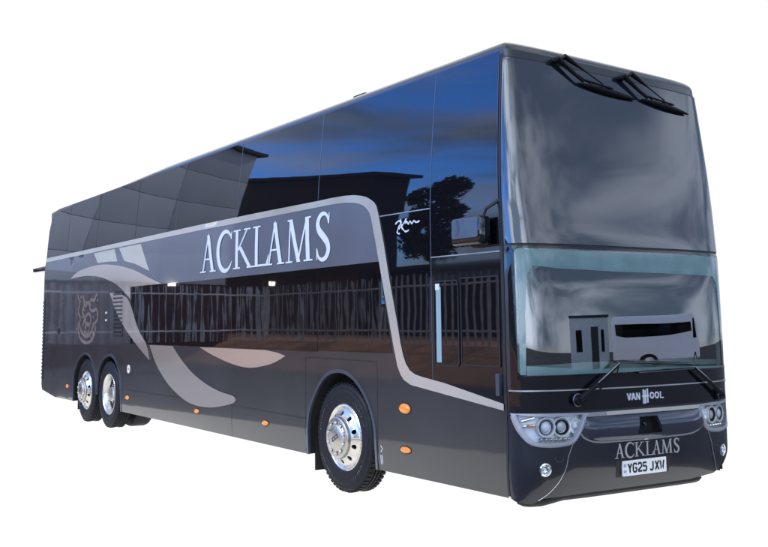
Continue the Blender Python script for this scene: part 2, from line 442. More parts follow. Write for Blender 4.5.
# front skin with openings for the windscreen, lamps, recess
ws_hole = rect(-1.285, 1.285, 1.235, 2.24, .05)
hlL = [(-1.335, .962), (-1.0, .958)]+smooth_path([(-.665, .950), (-.672, .915), (-.735, .80), (-.80, .728), (-.90, .706), (-1.02, .703), (-1.14, .716), (-1.215, .752), (-1.285, .84), (-1.335, .962)], 4)[:-1]
hlR = [(-a, b) for a, b in hlL][::-1]
fogL, fogR = (-1.065, .527), (1.065, .527)
rec = [(-.135, .752), (.165, .752), (.12, .888), (-.092, .888)]
front_poly = [(-TM, .305), (-1.28, .275), (-1.16, .262), (-1.05, .30), (-.6, .312), (.6, .312), (.95, .335), (1.10, .40), (1.20, .50), (TM, .62), (TM, ZT), (-TM, ZT)]
patch_bm(bm, [front_poly], sfront, 0, .0, holes=[ws_hole, hlL, hlR, rec, ellipse(*fogL, .05, .05), ellipse(*fogR, .05, .05)], g=(.07, .09))
# roof: rings stepping in from the wall tops
def outline(z, inset=0):
    pts = []
    n = 44
    for i in range(n+1):
        t = -TM+2*TM*i/n; p = sfront(t, z); q = sfront(max(-TM, t-.01), z); w = sfront(min(TM, t+.01), z)
        d = (w-q).normalized(); nn = Vector((d.y, -d.x, 0)); pts.append(p-nn*inset)
    xr = Xr(z); yw = Yw(z)
    for k in range(1, 24): pts.append(Vector((Xs(z)+(xr+.25-Xs(z))*k/24, yw-inset, z)))
    for k in range(9):
        a = math.pi/2*k/8; pts.append(Vector((xr+.25-math.sin(a)*(.25-inset), yw-.25+math.cos(a)*(.25-inset), z)))
    for k in range(9):
        a = math.pi/2*k/8; pts.append(Vector((xr+.25-math.cos(a)*(.25-inset), -yw+.25-math.sin(a)*(.25-inset), z)))
    for k in range(23, 0, -1): pts.append(Vector((Xs(z)+(xr+.25-Xs(z))*k/24, -(yw-inset), z)))
    return pts
rings = []
for ins, dz in ((0, 0), (.008, .03), (.03, .058), (.07, .082), (.14, .098), (.3, .11)):
    rings.append([bm.verts.new((p.x, p.y, ZT+dz-lean(max(-1, min(1, p.y/Yw(ZT))), ZT)-(.0 if p.x > -8 else min(.06, (-8-p.x)*.02)))) for p in [Vector((-7+(q.x+7)*(1-ins/7), q.y*(1-ins/1.2), 0)) for q in outline(ZT, 0)]])
for a, b in zip(rings, rings[1:]):
    n = len(a)
    for i in range(n): bm.faces.new((a[i], a[(i+1) % n], b[(i+1) % n], b[i]))
bm.faces.new(rings[-1])
# rear skin
zs = [.42, .5, .7, 1, 1.5, 2, 2.5, 2.8, 3.1, 3.3, 3.5, 3.6, 3.7, 3.8, 3.87, ZT]
prev = None
for z in zs:
    xr, yw = Xr(z), Yw(z); row = []
    for k in range(9):
        a = math.pi/2*k/8; row.append((xr+.25-math.sin(a)*.25, yw-.25+math.cos(a)*.25, z))
    for k in range(9):
        a = math.pi/2*k/8; row.append((xr+.25-math.cos(a)*.25, -yw+.25-math.sin(a)*.25, z))
    row = [bm.verts.new((q[0], q[1], q[2]-lean(q[1]/yw, z))) for q in row]
    if prev:
        for i in range(17): bm.faces.new((prev[i], prev[i+1], row[i+1], row[i]))
    prev = row
bmesh.ops.recalc_face_normals(bm, faces=bm.faces)
body = link('body', tomesh(bm, 'body', 28), M['paint'], coach)
# front lower half is the same paint; under the coach
bm = bmesh.new()
box_bm(bm, -14.1, -.45, -.80, .80, .36, 1.25)
box_bm(bm, -9.44, -3.49, -1.22, 1.22, .36, 1.2)
box_bm(bm, -2.11, -.9, -1.2, 1.0, .36, 1.0)
box_bm(bm, -14.1, -12.1, -1.18, 1.18, .42, 1.2)
link('underbody', tomesh(bm, 'underbody'), M['dark'], coach)
def arch_liner(path, s, seg='wheel_arch_liner'):
    bm = bmesh.new(); a = []; b = []
    for x, z in path:
        y = Yw(z)-.004; a.append(bm.verts.new((x, s*y, z))); b.append(bm.verts.new((x, s*.80, z)))
    for i in range(len(path)-1): bm.faces.new((a[i], a[i+1], b[i+1], b[i]))
    bm.faces.new(b)
    return link(seg, tomesh(bm, seg), M['dark'], coach)
def far(pts): return pts
for s in (-1, 1):
    for path in (archF, aR1, aR2): arch_liner(path, s)
    srf = sside if s < 0 else sfar
    for path in (archF, aR1+[(-10.71, .5)], [(-10.69, .5)]+aR2):
        patch('wheel_arch_trim', ribbon([q for q in path], .036), srf, .010, M['trim'], coach, thick=.03, g=(.3, .3), flip=s > 0)

# wheels ------------------------------------------------------------
def polar_rim(face, r0, rh, hr, s):
    K = .25
    surf = lambda a, r: face(r*math.cos(a/K), r*math.sin(a/K))
    holes = [ellipse(K*2*math.pi*(k+.5)/10, rh, hr*K/rh, hr, 16) for k in range(10)]
    bm = bmesh.new(); patch_bm(bm, [rect(0, 2*math.pi*K, r0, .329)], surf, 0, .03, holes=holes, g=(.028, .0065), flip=s < 0)
    bmesh.ops.remove_doubles(bm, verts=bm.verts, dist=.0003)
    return bm
def wheel(x, y, s, kind):
    """s: -1 driver side. kind 'steer' (domed polished wheel) or 'drive' (deep dished wheel)"""
    ax = (0, s, 0); o = (x, y, .535)
    w = lathe('wheel', [(0, -.30), (.2, -.30), (.27, -.30), (.27, -.10), (.2, -.12), (0, -.12)], o, ax, M['dark'], coach)
    prof = [(.305, -.20), (.33, -.215), (.42, -.235), (.505, -.225), (.528, -.20), (.535, -.18)]
    for g in (-.16, -.12, -.08):
        prof += [(.535, g-.008), (.522, g-.006), (.522, g+.006), (.535, g+.008)]
    prof += [(.535, -.035), (.528, -.012), (.512, .002), (.49, .008), (.478, .004), (.47, .011), (.44, .017), (.41, .016), (.402, .012), (.395, .016), (.36, .010), (.335, .0), (.322, -.008), (.318, -.03)]
    bm = bmesh.new(); lathe_bm(bm, prof, o, ax, 72)
    # shoulder blocks of the tread
    for k in range(60):
        a = 2*math.pi*k/60
        for rr, hh in ((.5365, -.20), (.5365, -.055)):
            c = Vector(o)+Vector((math.cos(a)*rr, s*(hh+.02), math.sin(a)*rr))
            mt = Matrix.Translation(c) @ Matrix.Rotation(-a, 4, 'Y')
            r = bmesh.ops.create_cube(bm, size=1, matrix=mt @ Matrix.Diagonal((.010, .05, .034, 1)))
    ar = random.Random(int(-x*10))
    for a0 in (20, 140, 215, 300):
        for k in range(9):
            if ar.random() < .15: continue
            a = R(a0+k*4.2); c = Vector((x+.43*math.cos(a), y+s*.019, .535+.43*math.sin(a)))
            r = bmesh.ops.create_cube(bm, size=1, matrix=Matrix.Translation(c) @ Matrix.Rotation(-a, 4, 'Y') @ Matrix.Diagonal((ar.choice((.026, .026, .012)), .006, ar.choice((.006, .016, .010)), 1)))
            for f in {f for v in r['verts'] for f in v.link_faces}: f.material_index = 1
    bmesh.ops.recalc_face_normals(bm, faces=bm.faces)
    ty = link('tyre', tomesh(bm, 'tyre', 40), M['rubber'], w); ty.data.materials.append(M['rubbermark'])
    fl = flatsurf(o, (1, 0, 0), (0, 0, 1))
    if kind == 'steer':
        def face(a, b):
            r = math.hypot(a, b)
            h = lerp_tab([(0, .05), (.205, .05), (.222, .030), (.238, .016), (.275, .0), (.288, -.018), (.297, -.022), (.303, -.004), (.318, .004), (.33, -.004)], r)
            return Vector(o)+Vector((a, s*h, b))
        holes = [ellipse(.236*math.cos(2*math.pi*(k+.3)/10), .236*math.sin(2*math.pi*(k+.3)/10), .023, .023, 14) for k in range(10)]
        bm = polar_rim(face, 0.1, 0.236, 0.023, s)
        rim = link('rim', tomesh(bm, 'rim', 45), M['alloy'], w)
        # hub cover with its ring of nuts
        lathe('hub_cap', [(.206, .03), (.211, .070), (.204, .088), (.192, .094), (.172, .094), (.166, .086), (.136, .086), (.130, .098), (.120, .104), (.03, .110), (0, .110)], o, ax, M['alloydull'], w)
        for k in range(10):
            a = 2*math.pi*(k+.5)/10; c = (x+.151*math.cos(a), y+s*.086, .535+.151*math.sin(a))
            lathe('nut_recess', [(.0205, 0), (.0205, .0015), (0, .0015)], c, ax, M['seal'], w, seg=16)
            lathe('wheel_nut', [(.0135, 0), (.0135, .020), (.010, .026), (0, .027)], c, ax, M['alloy'], w, seg=6)
        b = bmesh.new()
        fsurf = flatsurf((x, y+s*.110, .535), (math.cos(.5), 0, math.sin(.5)), (-math.sin(.5), 0, math.cos(.5)))
        patch_bm(b, [rect(-.058, .058, -.020, .020, .006)], fsurf, .002, .002, holes=[rect(-.048, -.006, -.011, .011), rect(.006, .048, -.011, .011)], flip=s > 0, g=(.05, .05))
        link('hub_badge', tomesh(b, 'hub_badge'), M['plateblack'], w)
    else:
        def face(a, b):
            r = math.hypot(a, b)
            h = lerp_tab([(0, -.125), (.20, -.125), (.225, -.135), (.25, -.15), (.272, -.13), (.280, -.05), (.295, -.02), (.303, -.006), (.318, .004), (.33, -.004)], r)
            return Vector(o)+Vector((a, s*h, b))
        holes = [ellipse(.222*math.cos(2*math.pi*(k+.3)/10), .222*math.sin(2*math.pi*(k+.3)/10), .020, .020, 14) for k in range(10)]
        bm = polar_rim(face, .02, 0.222, 0.02, s)
        link('rim', tomesh(bm, 'rim', 45), M['alloy'], w)
        lathe('hub_cap', [(.115, -.13), (.118, -.06), (.105, -.035), (.06, -.028), (0, -.026)], o, ax, M['alloydull'], w)
        for k in range(10):
            a = 2*math.pi*(k+.5)/10; c = (x+.165*math.cos(a), y-s*.128, .535+.165*math.sin(a))
            lathe('wheel_nut', [(.014, 0), (.014, .028), (.010, .036), (0, .038)], c, ax, M['alloy'], w, seg=6)
    return w
for s in (-1, 1):
    wheel(-2.79, s*1.235, s, 'steer'); wheel(-10.19, s*1.235, s, 'drive'); wheel(-11.42, s*1.235, s, 'steer')
    wi = lathe('inner_tyre', [(.3, -.15), (.42, -.16), (.52, -.14), (.535, -.10), (.535, .1), (.52, .14), (.42, .16), (.3, .15)], (-10.19, s*.76, .535), (0, s, 0), M['rubber'], coach)
    box('mudflap', (-3.46, -3.44, s*1.0-.19, s*1.0+.19, .13, .7), M['dark'], coach)
    box('mudflap', (-12.06, -12.04, s*1.0-.19, s*1.0+.19, .16, .7), M['dark'], coach)

# side glazing -----------------------------------------------------
GU = .004
seams = [-14.17, -12.75, -10.95, -8.98, -7.29, -5.262, -3.245, -1.222]
def glaze(srf, flip, drv):
    for a, b in zip(seams, seams[1:]):
        z0 = 2.80 if b < -2 else 2.69
        poly = rect(a+.006, b-.006, z0, 3.985 if 0 else 3.925)
        if a < -14: poly = [(a, z0), (b-.006, z0), (b-.006, 3.90), (-13.65, 3.895), (-14.05, 3.86), (a, 3.55)]
        patch('side_window', poly, srf, GU, M['glass'], coach, g=(.4, .1), thick=.012, flip=flip)
    if drv:
        xa = Xs(2.3)-.045
        patch('front_quarter_window', [(-1.210, 2.252), (xa, 2.252), (Xs(3.9)-.05, 3.925), (-1.210, 3.925)], srf, GU, M['glass'], coach, g=(.3, .1), thick=.012, flip=flip)
    else:
        patch('front_quarter_window', [(-1.210, 2.252), (-.3, 2.252), (-.37, 3.925), (-1.210, 3.925)], srf, GU, M['glass'], coach, g=(.3, .1), thick=.012, flip=flip)
    ls = [-9.075, -7.29, -5.262, -3.245, -1.80]
    for a, b in zip(ls, ls[1:]):
        if b > -1.9: poly = [(a+.004, 1.385), (-1.85, 1.392), (-2.06, 2.26), (a+.004, 2.26)]
        else: poly = rect(a+.004, b-.004, 1.375, 2.26)
        patch('lower_side_window', poly, srf, GU, M['lowglass'], coach, g=(.3, .15), thick=.012, flip=flip)
glaze(sside, False, True); glaze(sfar, True, False)
# the black pane behind the cab, under the divider line
patch('cab_side_pane', [(-2.07, 2.68), (-1.96, 2.20), (-1.83, 1.55), (-1.76, 1.26), (-1.69, 1.17), (-1.55, 1.14), (-1.228, 1.11), (-1.228, 2.68)], sside, GU, M['glass'], coach, g=(.15, .12), thick=.012)
patch('cab_side_pane', [(-2.07, 2.68), (-1.96, 2.20), (-1.83, 1.55), (-1.76, 1.26), (-1.69, 1.17), (-1.55, 1.14), (-1.228, 1.11), (-1.228, 2.68)], sfar, GU, M['glass'], coach, g=(.15, .12), thick=.012, flip=True)
door_poly = [(-1.214, 1.11), (-.283, .992), (-.283, 2.238), (-1.214, 2.238)]
w1 = rect(-1.175, -.832, 1.305, 2.03, .035); w2 = rect(-.795, -.305, 1.32, 2.045, .012)
patch('driver_door_pane', door_poly, sside, GU, M['black'], coach, g=(.15, .12), thick=.012, holes=[])
dw = patch('driver_window', w1, sside, .008, M['glass'], coach, g=(.12, .12), thick=.003)
patch('window_frame', ribbon(w1+w1[:1], .012), sside, .013, M['seal'], dw, thick=.006, g=(.2, .2))
dw = patch('driver_window', w2, sside, .008, M['glass'], coach, g=(.12, .12), thick=.003)
patch('window_frame', ribbon(w2+w2[:1], .010), sside, .012, M['seal'], dw, thick=.005, g=(.2, .2))
# pale blind edge and sticker seen in the sliding window
patch('window_blind', rect(-1.145, -1.075, 1.33, 1.98), sside, .0115, M['cab'], coach, thick=.001)
patch('window_sticker', rect(-1.15, -1.09, 1.955, 2.01), sside, .014, M['letter'], coach, thick=.001)
patch('driver_door_pane', door_poly, sfar, GU, M['glass'], coach, g=(.15, .12), thick=.012, flip=True)
# thin pale lines between panes
for path in ([(-1.218, 3.92), (-1.218, 1.12)], [(-3.245, 3.92), (-3.245, 2.98)], [(-5.262, 3.9), (-5.262, 3.0)], [(-7.29, 3.9), (-7.29, 3.0)]):
    patch('pane_joint', ribbon(path, .012), sside, .0055, M['trim'], coach, thick=.004, g=(.2, .1))
patch('pane_joint', ribbon([(-2.03, 2.690), (-1.225, 2.684)], .010), sside, .0065, M['line'], coach, thick=.004)
patch('pane_joint', ribbon([(-1.22, 2.246), (-.285, 2.244)], .010), sside, .0065, M['line'], coach, thick=.004)
patch('door_hinge', rect(-.345, -.300, 1.09, 1.265, .01), sside, .03, M['trim'], coach, thick=.03)
for s, srf in ((-1, sside), (1, sfar)):
    zz = [.32, 1, 1.7, 2.3, 2.8, 3.3, 3.9]
    patch('corner_seal', ribbon([(Xs(z)-.012, z) for z in zz], .022), srf, .006, M['seal'], coach, thick=.01, g=(.2, .12), flip=s > 0)
    patch('corner_trim', ribbon([(Xs(z)-.035, z) for z in zz[3:]], .008), srf, .010, M['trim'], coach, thick=.01, g=(.2, .12), flip=s > 0)

# livery -------------------------------------------------------------
bo = [(-14.15, 2.985), (-10.33, 2.985), (-6.6, 2.990), (-4.64, 2.982), (-3.211, 2.968), (-2.981, 2.969), (-2.687, 2.963), (-2.505, 2.949), (-2.372, 2.927), (-2.278, 2.905), (-2.204, 2.874), (-2.13, 2.836), (-2.085, 2.792), (-2.045, 2.70), (-1.96, 2.427), (-1.868, 2.073), (-1.755, 1.698), (-1.70, 1.488), (-1.661, 1.379), (-1.615, 1.300), (-1.553, 1.243), (-1.476, 1.212), (-1.37, 1.195), (-1.035, 1.155), (-.275, 1.030)]
bi = [(-14.15, 2.905), (-10.318, 2.912), (-6.585, 2.915), (-4.631, 2.905), (-3.205, 2.900), (-2.975, 2.900), (-2.682, 2.890), (-2.499, 2.870), (-2.404, 2.850), (-2.329, 2.827), (-2.272, 2.795), (-2.216, 2.750), (-2.178, 2.69), (-2.095, 2.43), (-1.994, 2.078), (-1.883, 1.699), (-1.813, 1.458), (-1.753, 1.277), (-1.705, 1.202), (-1.65, 1.154), (-1.541, 1.115), (-.275, .978)]
def livery(srf, flip, txt):
    k = dict(g=(.3, .15), thick=.003, flip=flip)
    pb = [(-14.15, 2.765), (-13.2, 2.70), (-12.14, 2.623), (-10.664, 2.487), (-9.093, 2.25), (-7.767, 2.247), (-6.381, 2.240), (-4.604, 2.246), (-3.191, 2.251), (-2.03, 2.257)]
    patch('livery_panel', [q for q in bi if q[0] < -2.05 and q[1] > 2.25]+pb[::-1], srf, .008, M['panel'], coach, **k)
    patch('livery_band', bo+bi[::-1], srf, .012, M['silver'], coach, **k)
    patch('livery_block', [(-11.02, 2.893), (-9.93, 2.895), (-9.746, 2.683), (-10.2, 2.705), (-10.777, 2.712)], srf, .0115, M['silver'], coach, **k)
    patch('livery_block', [(-9.70, 2.896), (-8.687, 2.893), (-8.267, 2.459), (-8.60, 2.535), (-8.9, 2.60), (-9.404, 2.672)], srf, .0115, M['silver'], coach, **k)
    top = smooth_path([(-12.384, 2.50), (-12.013, 2.599), (-11.534, 2.650), (-10.71, 2.676), (-10.043, 2.645), (-9.394, 2.576), (-8.852, 2.487), (-8.369, 2.380), (-7.767, 2.252)], 3)
    bot = [(-9.085, 2.25), (-9.075, 2.06)]+smooth_path([(-9.42, 2.20), (-9.818, 2.325), (-10.499, 2.451), (-11.1, 2.505), (-11.6, 2.52), (-12.384, 2.50)], 3)[:-1]
    patch('livery_arc', top+bot, srf, .013, M['lilac'], coach, **k)
    l = smooth_path([(-10.114, 2.184), (-9.98, 2.08), (-9.844, 1.933), (-9.387, 1.643), (-8.797, 1.371), (-8.222, 1.146)], 3)
    r = smooth_path([(-8.222, 1.146), (-8.341, 1.363), (-8.606, 1.523), (-8.837, 1.704), (-9.030, 1.921), (-9.223, 2.065), (-9.560, 2.148), (-10.114, 2.184)], 3)[1:-1]
    patch('livery_claw', l+r, srf, .009, M['lilac'], coach, **k)
    sw = smooth_path([(-8.215, 1.365), (-7.933, 1.097), (-7.566, .885), (-7.218, .750), (-6.82, .647), (-6.443, .605), (-5.984, .612), (-5.648, .650), (-5.326, .705), (-5.241, .751), (-5.327, .797), (-5.711, .829), (-6.15, .904), (-6.583, 1.021), (-6.972, 1.182), (-7.308, 1.365)], 3)
    patch('livery_swoosh', sw, srf, .009, M['lilac'], coach, **k)
    cr = [(-6.358, 1.368)]+smooth_path([(-6.358, 1.368), (-5.937, 1.275), (-5.334, 1.180), (-4.846, 1.151), (-4.391, 1.199), (-4.144, 1.252), (-3.953, 1.314)], 3)[1:]+[(-4.144, 1.345), (-4.443, 1.368)]
    patch('livery_crescent', cr, srf, .009, M['lilac'], coach, **k)

# lettering ----------------------------------------------------------
def taper(pts, ws): return ribbon(pts, ws)
def serif_letters():
    th, tn, sf = .165, .062, .038
    def leg(x0, z0, x1, z1, w): return [(x0-w/2, z0), (x0+w/2, z0), (x1+w/2, z1), (x1-w/2, z1)]
    def sr(a, b, top=False): return rect(a, b, 1-sf, 1) if top else rect(a, b, 0, sf)
    A = [leg(.20, 0, .505, 1.0, tn*1.1), leg(.80, 0, .50, 1.0, th), rect(.30, .70, .33, .375), sr(.02, .38), sr(.63, .99), [(.46, .98), (.54, .98), (.50, 1.05)]]
    n = 26; arc = [(.52+.44*math.cos(R(48+268*i/n)), .5+.515*math.sin(R(48+268*i/n))) for i in range(n+1)]
    C = [ribbon(arc, [tn+.115*max(0, math.sin(R(180*i/n)))**1.3 for i in range(n+1)]), [(.80, .84), (.87, .78), (.885, .99), (.855, .985)], [(.79, .12), (.83, .10), (.90, .22), (.885, .23)]]
    K = [leg(.22, 0, .22, 1, th*.9), sr(.02, .42), sr(.02, .42, 1), leg(.30, .46, .80, .98, tn*1.2), leg(.98, 0, .40, .56, th*1.05), sr(.80, 1.16), sr(.62, .98, 1)]
    L = [leg(.22, 0, .22, 1, th*.9), sr(.02, .42), sr(.02, .42, 1), rect(.2, .80, 0, .05), [(.70, .0), (.82, 0), (.90, .27), (.865, .27)]]
    Mm = [leg(.20, 0, .26, .98, tn), leg(.66, .0, .27, 1.0, th), leg(.64, .02, 1.03, .98, tn*1.1), leg(1.10, 0, 1.04, 1, th), sr(.04, .36), sr(.90, 1.30), rect(.12, .33, 1-sf, 1), rect(.98, 1.22, 1-sf, 1)]
    sp = smooth_path([(.53, .80), (.46, .94), (.32, 1.0), (.17, .95), (.09, .80), (.15, .64), (.32, .50), (.48, .35), (.52, .19), (.42, .04), (.26, -.005), (.12, .06), (.06, .21)], 4)
    m_ = len(sp)-1
    S = [ribbon(sp, [tn*.8+.115*max(0, math.sin(math.pi*i/m_))**1.6 for i in range(m_+1)]), [(.50, .78), (.55, .76), (.56, 1.0), (.53, 1.0)], [(.035, .25), (.075, .25), (.07, 0), (.04, 0)]]
    return {'A': (A, 1.02), 'C': (C, .94), 'K': (K, 1.16), 'L': (L, .92), 'M': (Mm, 1.32), 'S': (S, .60)}
SL = serif_letters()
STARTS = [-.03, 1.07, 2.08, 3.22, 3.92, 4.93, 6.37]; WID = [1.08, 1.0, 1.18, .93, 1.02, 1.32, .64]
def acklams(srf, x0, z0, h, sx, off, parent, flip=False, name='letter', mir=1, slant=0):
    for ch, st, wd in zip('ACKLAMS', STARTS, WID):
        ps, w = SL[ch]; bm = bmesh.new()
        polys = [[(x0+mir*(st+u*wd/w)*h*sx+slant*v*h, z0+v*h) for u, v in p] for p in ps]
        patch_bm(bm, polys, srf, off+(.0015 if ch in 'CL' else .003 if ch == 'A' else 0), .003, g=(.3, .3), flip=flip)
        link(name, tomesh(bm, name), M['letter'], parent)
livery(sside, False, 1); livery(sfar, True, 0)
acklams(sside, -6.33, 2.338, .482, 1.0, .016, coach)
acklams(sfar, -2.9, 2.338, .482, 1.0, .016, coach, flip=True, mir=-1)
# seams in the lower panels, hatches, vents
def seam(path, w=.014): patch('panel_gap', ribbon(path, w), sside, .0012, M['seal'], coach, thick=.001, g=(.4, .2))
seam([(-9.42, .66), (-7.0, .672), (-5.354, .684), (-3.50, .668)]); seam([(-3.454, 1.314), (-2.112, 1.305), (-2.112, .31)]); seam([(-3.505, 1.314), (-3.51, .33)])
seam([(-5.36, .68), (-5.36, .31)], .007)
seam([(-13.93, 1.296), (-12.15, 1.302), (-10.13, 1.302)]); seam([(-12.15, 2.24), (-12.15, 1.31)], .008); seam([(-13.93, 2.2), (-13.93, 1.30)], .008); seam([(-10.13, 2.28), (-10.13, 1.30)], .008)
seam([(-.25, 1.02), (-.252, .32)], .006)
vent = patch('side_vent', rect(-9.90, -9.44, 1.47, 2.20), sside, .001, M['seal'], coach, thick=.001)
for k in range(11):
    z = 1.50+k*.064; bm = bmesh.new(); patch_bm(bm, [rect(-9.90, -9.44, z, z+.026)], sside, .016, .012, g=(.5, .05)); link('vent_slat', tomesh(bm, 'vent_slat'), M['paint'], vent)
vent = patch('rear_corner_vent', rect(-14.24, -14.10, .60, 2.15), sside, .001, M['seal'], coach, thick=.001)
for k in range(22):
    z = .62+k*.07; bm = bmesh.new(); patch_bm(bm, [rect(-14.24, -14.10, z, z+.03)], sside, .014, .01, g=(.5, .05)); link('vent_slat', tomesh(bm, 'vent_slat'), M['paint'], vent)
for (x, z, rx, rz) in ((-1.656, .898, .088, .046), (-1.649, .530, .080, .029), (-4.45, .541, .075, .029), (-6.434, .534, .075, .030), (-9.159, .545, .08, .032), (-12.423, .555, .08, .034)):
    def dome(a, b, x=x, z=z, rx=rx, rz=rz): return .005+.022*math.sqrt(max(0, 1-((a-x)/rx)**2-((b-z)/rz)**2))
    lp = patch('marker_lamp', ellipse(x, z, rx, rz, 28), sside, 0, M['amber'], coach, thick=.006, g=(rx/4, rz/4), lift=dome)
    patch('lamp_surround', ellipse(x, z, rx+.010, rz+.009, 28), sside, .004, M['seal'], lp, thick=.004, g=(.1, .1))
    def dome2(a, b, x=x, z=z, rx=rx, rz=rz): return .005+.022*math.sqrt(max(0, 1-((a-x)/rx)**2-((b-z)/rz)**2))
for x, z, r in ((-9.128, .982, .065),):
    fc = patch('fuel_cap', ellipse(x, z, r, r, 24), sside, .006, M['lens'], coach, thick=.006, g=(.05, .05))
    patch('cap_mark', ribbon([(x-.03, z), (x+.03, z)], .012), sside, .009, M['seal'], fc, thick=.002)
patch('door_lock', ellipse(-10.28, 1.86, .035, .02, 12), sside, .008, M['lens'], coach, thick=.006, g=(.05, .05))
patch('door_lock', ellipse(-10.28, 1.74, .035, .02, 12), sside, .008, M['lens'], coach, thick=.006, g=(.05, .05))
patch('hatch_lock', ellipse(-13.1, 1.55, .09, .06, 16), sside, .006, M['seal'], coach, thick=.006, g=(.05, .05))
patch('maker_mark', ribbon([(-2.06, .36), (-2.06, .44), (-2.035, .44), (-2.035, .36)], .008), sside, .002, M['letter'], coach, thick=.001)
patch('maker_mark', ribbon([(-2.06, .47), (-2.03, .50), (-2.06, .53)], .008), sside, .002, M['letter'], coach, thick=.001)
# small script badge behind the cab, crest over the rear wheels
scr = [smooth_path(p, 4) for p in ([(-1.84, 2.60), (-1.77, 2.635), (-1.70, 2.62), (-1.76, 2.56), (-1.80, 2.49), (-1.74, 2.47)],
       [(-1.72, 2.66), (-1.70, 2.56), (-1.62, 2.49), (-1.54, 2.50)], [(-1.58, 2.66), (-1.66, 2.59), (-1.76, 2.53)],
       [(-1.62, 2.59), (-1.58, 2.615), (-1.55, 2.58), (-1.51, 2.61), (-1.47, 2.58), (-1.42, 2.61), (-1.37, 2.585), (-1.30, 2.60)])]
bm = bmesh.new(); scr = [[(-1.57+(a+1.57)*.72, 2.56+(b-2.56)*.72) for a, b in p] for p in scr]; patch_bm(bm, [ribbon(p, [.006+.012*abs(math.sin(i*.9)) for i in range(len(p))]) for p in scr], sside, .008, .002, g=(.3, .3)); link('script_badge', tomesh(bm, 'script_badge'), M['letter'], coach)
bm = bmesh.new()
cps = []
for p in ([(-11.85, 1.62), (-11.75, 1.45), (-11.45, 1.36), (-11.1, 1.38), (-10.9, 1.50), (-10.82, 1.64)], [(-11.80, 1.70), (-11.6, 1.52), (-11.3, 1.46), (-11.05, 1.55), (-10.95, 1.70)],
          [(-11.9, 2.20), (-11.78, 2.05), (-11.86, 1.9), (-11.72, 1.78), (-11.80, 1.68)], [(-11.6, 2.18), (-11.5, 2.02), (-11.62, 1.9), (-11.48, 1.78), (-11.58, 1.64)],
          [(-10.8, 2.20), (-10.95, 2.08), (-11.12, 2.10), (-11.2, 1.98), (-11.05, 1.9), (-10.8, 1.92), (-10.72, 1.78), (-10.9, 1.68)],
          [(-11.45, 1.98), (-11.3, 2.05), (-11.15, 1.95)], [(-11.42, 1.80), (-11.25, 1.86), (-11.1, 1.78), (-11.2, 1.66), (-11.4, 1.70), (-11.42, 1.80)]):
    q = smooth_path(p, 4); cps.append(ribbon(q, [.035+.03*abs(math.sin(i*1.3)) for i in range(len(q))]))
cps.append(ribbon(ellipse(-11.3, 1.60, .12, .10, 16)+[(-11.18, 1.60)], .035))
for k in range(7):
    a = R(215+k*18); cps.append(ellipse(-11.36+.50*math.cos(a), 1.70+.34*math.sin(a), .035, .028, 8))
cr_ = random.Random(5)
for k in range(46):
    u, v = cr_.uniform(-11.95, -10.75), cr_.uniform(1.42, 2.2)
    cps.append(ellipse(u, v, cr_.uniform(.015, .06), cr_.uniform(.008, .03), 7))
patch_bm(bm, cps, sside, .004, .002, g=(.3, .3)); link('crest', tomesh(bm, 'crest'), M['crest'], coach)

# ------------------------------------------------------------------ the front
FG = dict(g=(.06, .08))
patch('upper_windscreen', [(-1.335, 2.300), (1.335, 2.300), (1.335, 3.862), (-1.335, 3.862)], sfront, .010, M['frontglass'], coach, thick=.02, **FG)
wsp = rect(-1.325, 1.325, 1.140, 2.282, .03)
patch('windscreen_border', wsp, sfront, .006, M['black'], coach, thick=.016, holes=[rect(-1.265, 1.265, 1.25, 2.262, .05)], **FG)
wg = patch('windscreen', rect(-1.27, 1.27, 1.245, 2.267, .05), sfront, .004, M['screen'], coach, thick=0, g=(.05, .07))
patch('mid_seal', ribbon([(-TM+.01, 2.292), (0, 2.292), (TM-.01, 2.292)], .014), sfront, .004, M['seal'], coach, thick=.01, **FG)
patch('roof_seal', ribbon([(-TM+.02, 3.868), (0, 3.868), (TM-.02, 3.868)], .014), sfront, .004, M['seal'], coach, thick=.006, **FG)
patch('nose_panel', rect(-1.345, 1.345, .968, 1.132), sfront, .006, M['black'], coach, thick=.012, **FG)
patch('windscreen_trim', ribbon([(-1.34, 1.136), (0, 1.130), (1.34, 1.136)], .010), sfront, .012, M['line'], coach, thick=.012, **FG)
patch('nose_strip', [(-.66, .918), (.66, .918), (.68, .950), (-.66, .950)], sfront, .022, M['line'], coach, thick=.03, **FG)
patch('nose_strip', [(-.46, .920), (.655, .920), (.672, .9495), (-.46, .9495)], sfront, .0245, M['cream'], coach, thick=.004, **FG)
gp = [(-.662, .912), (-.735, .795), (-.68, .755), (-.55, .722), (0, .714), (.55, .722), (.68, .755), (.735, .795), (.662, .912)]
patch('grille_panel', gp, sfront, .008, M['grille'], coach, thick=.03, holes=[rec], lift=lambda t, z: .038*max(0, 1-((z-.80)/.118)**2)*max(0, 1-(t/.76)**8), g=(.05, .015))
gl = smooth_path([(-.74, .80), (-.69, .750), (-.56, .712), (-.3, .705), (0, .703), (.3, .705), (.56, .712), (.69, .750), (.74, .80)], 4)
patch('grille_trim', ribbon(gl, .014), sfront, .012, M['line'], coach, thick=.014, **FG)
# recess with a small camera
def srec(t, z): return Vector(hull(t, z))+Vector((-.055, 0, 0))
rc = patch('tow_recess', [(-.15, .74), (.18, .74), (.13, .90), (-.10, .90)], srec, 0, M['dark'], coach, thick=0)
lathe('camera_eye', [(.018, -.01), (.018, .02), (.010, .026), (0, .024)], srec(.04, .82), (1, 0, .1), M['black'], rc, seg=20)
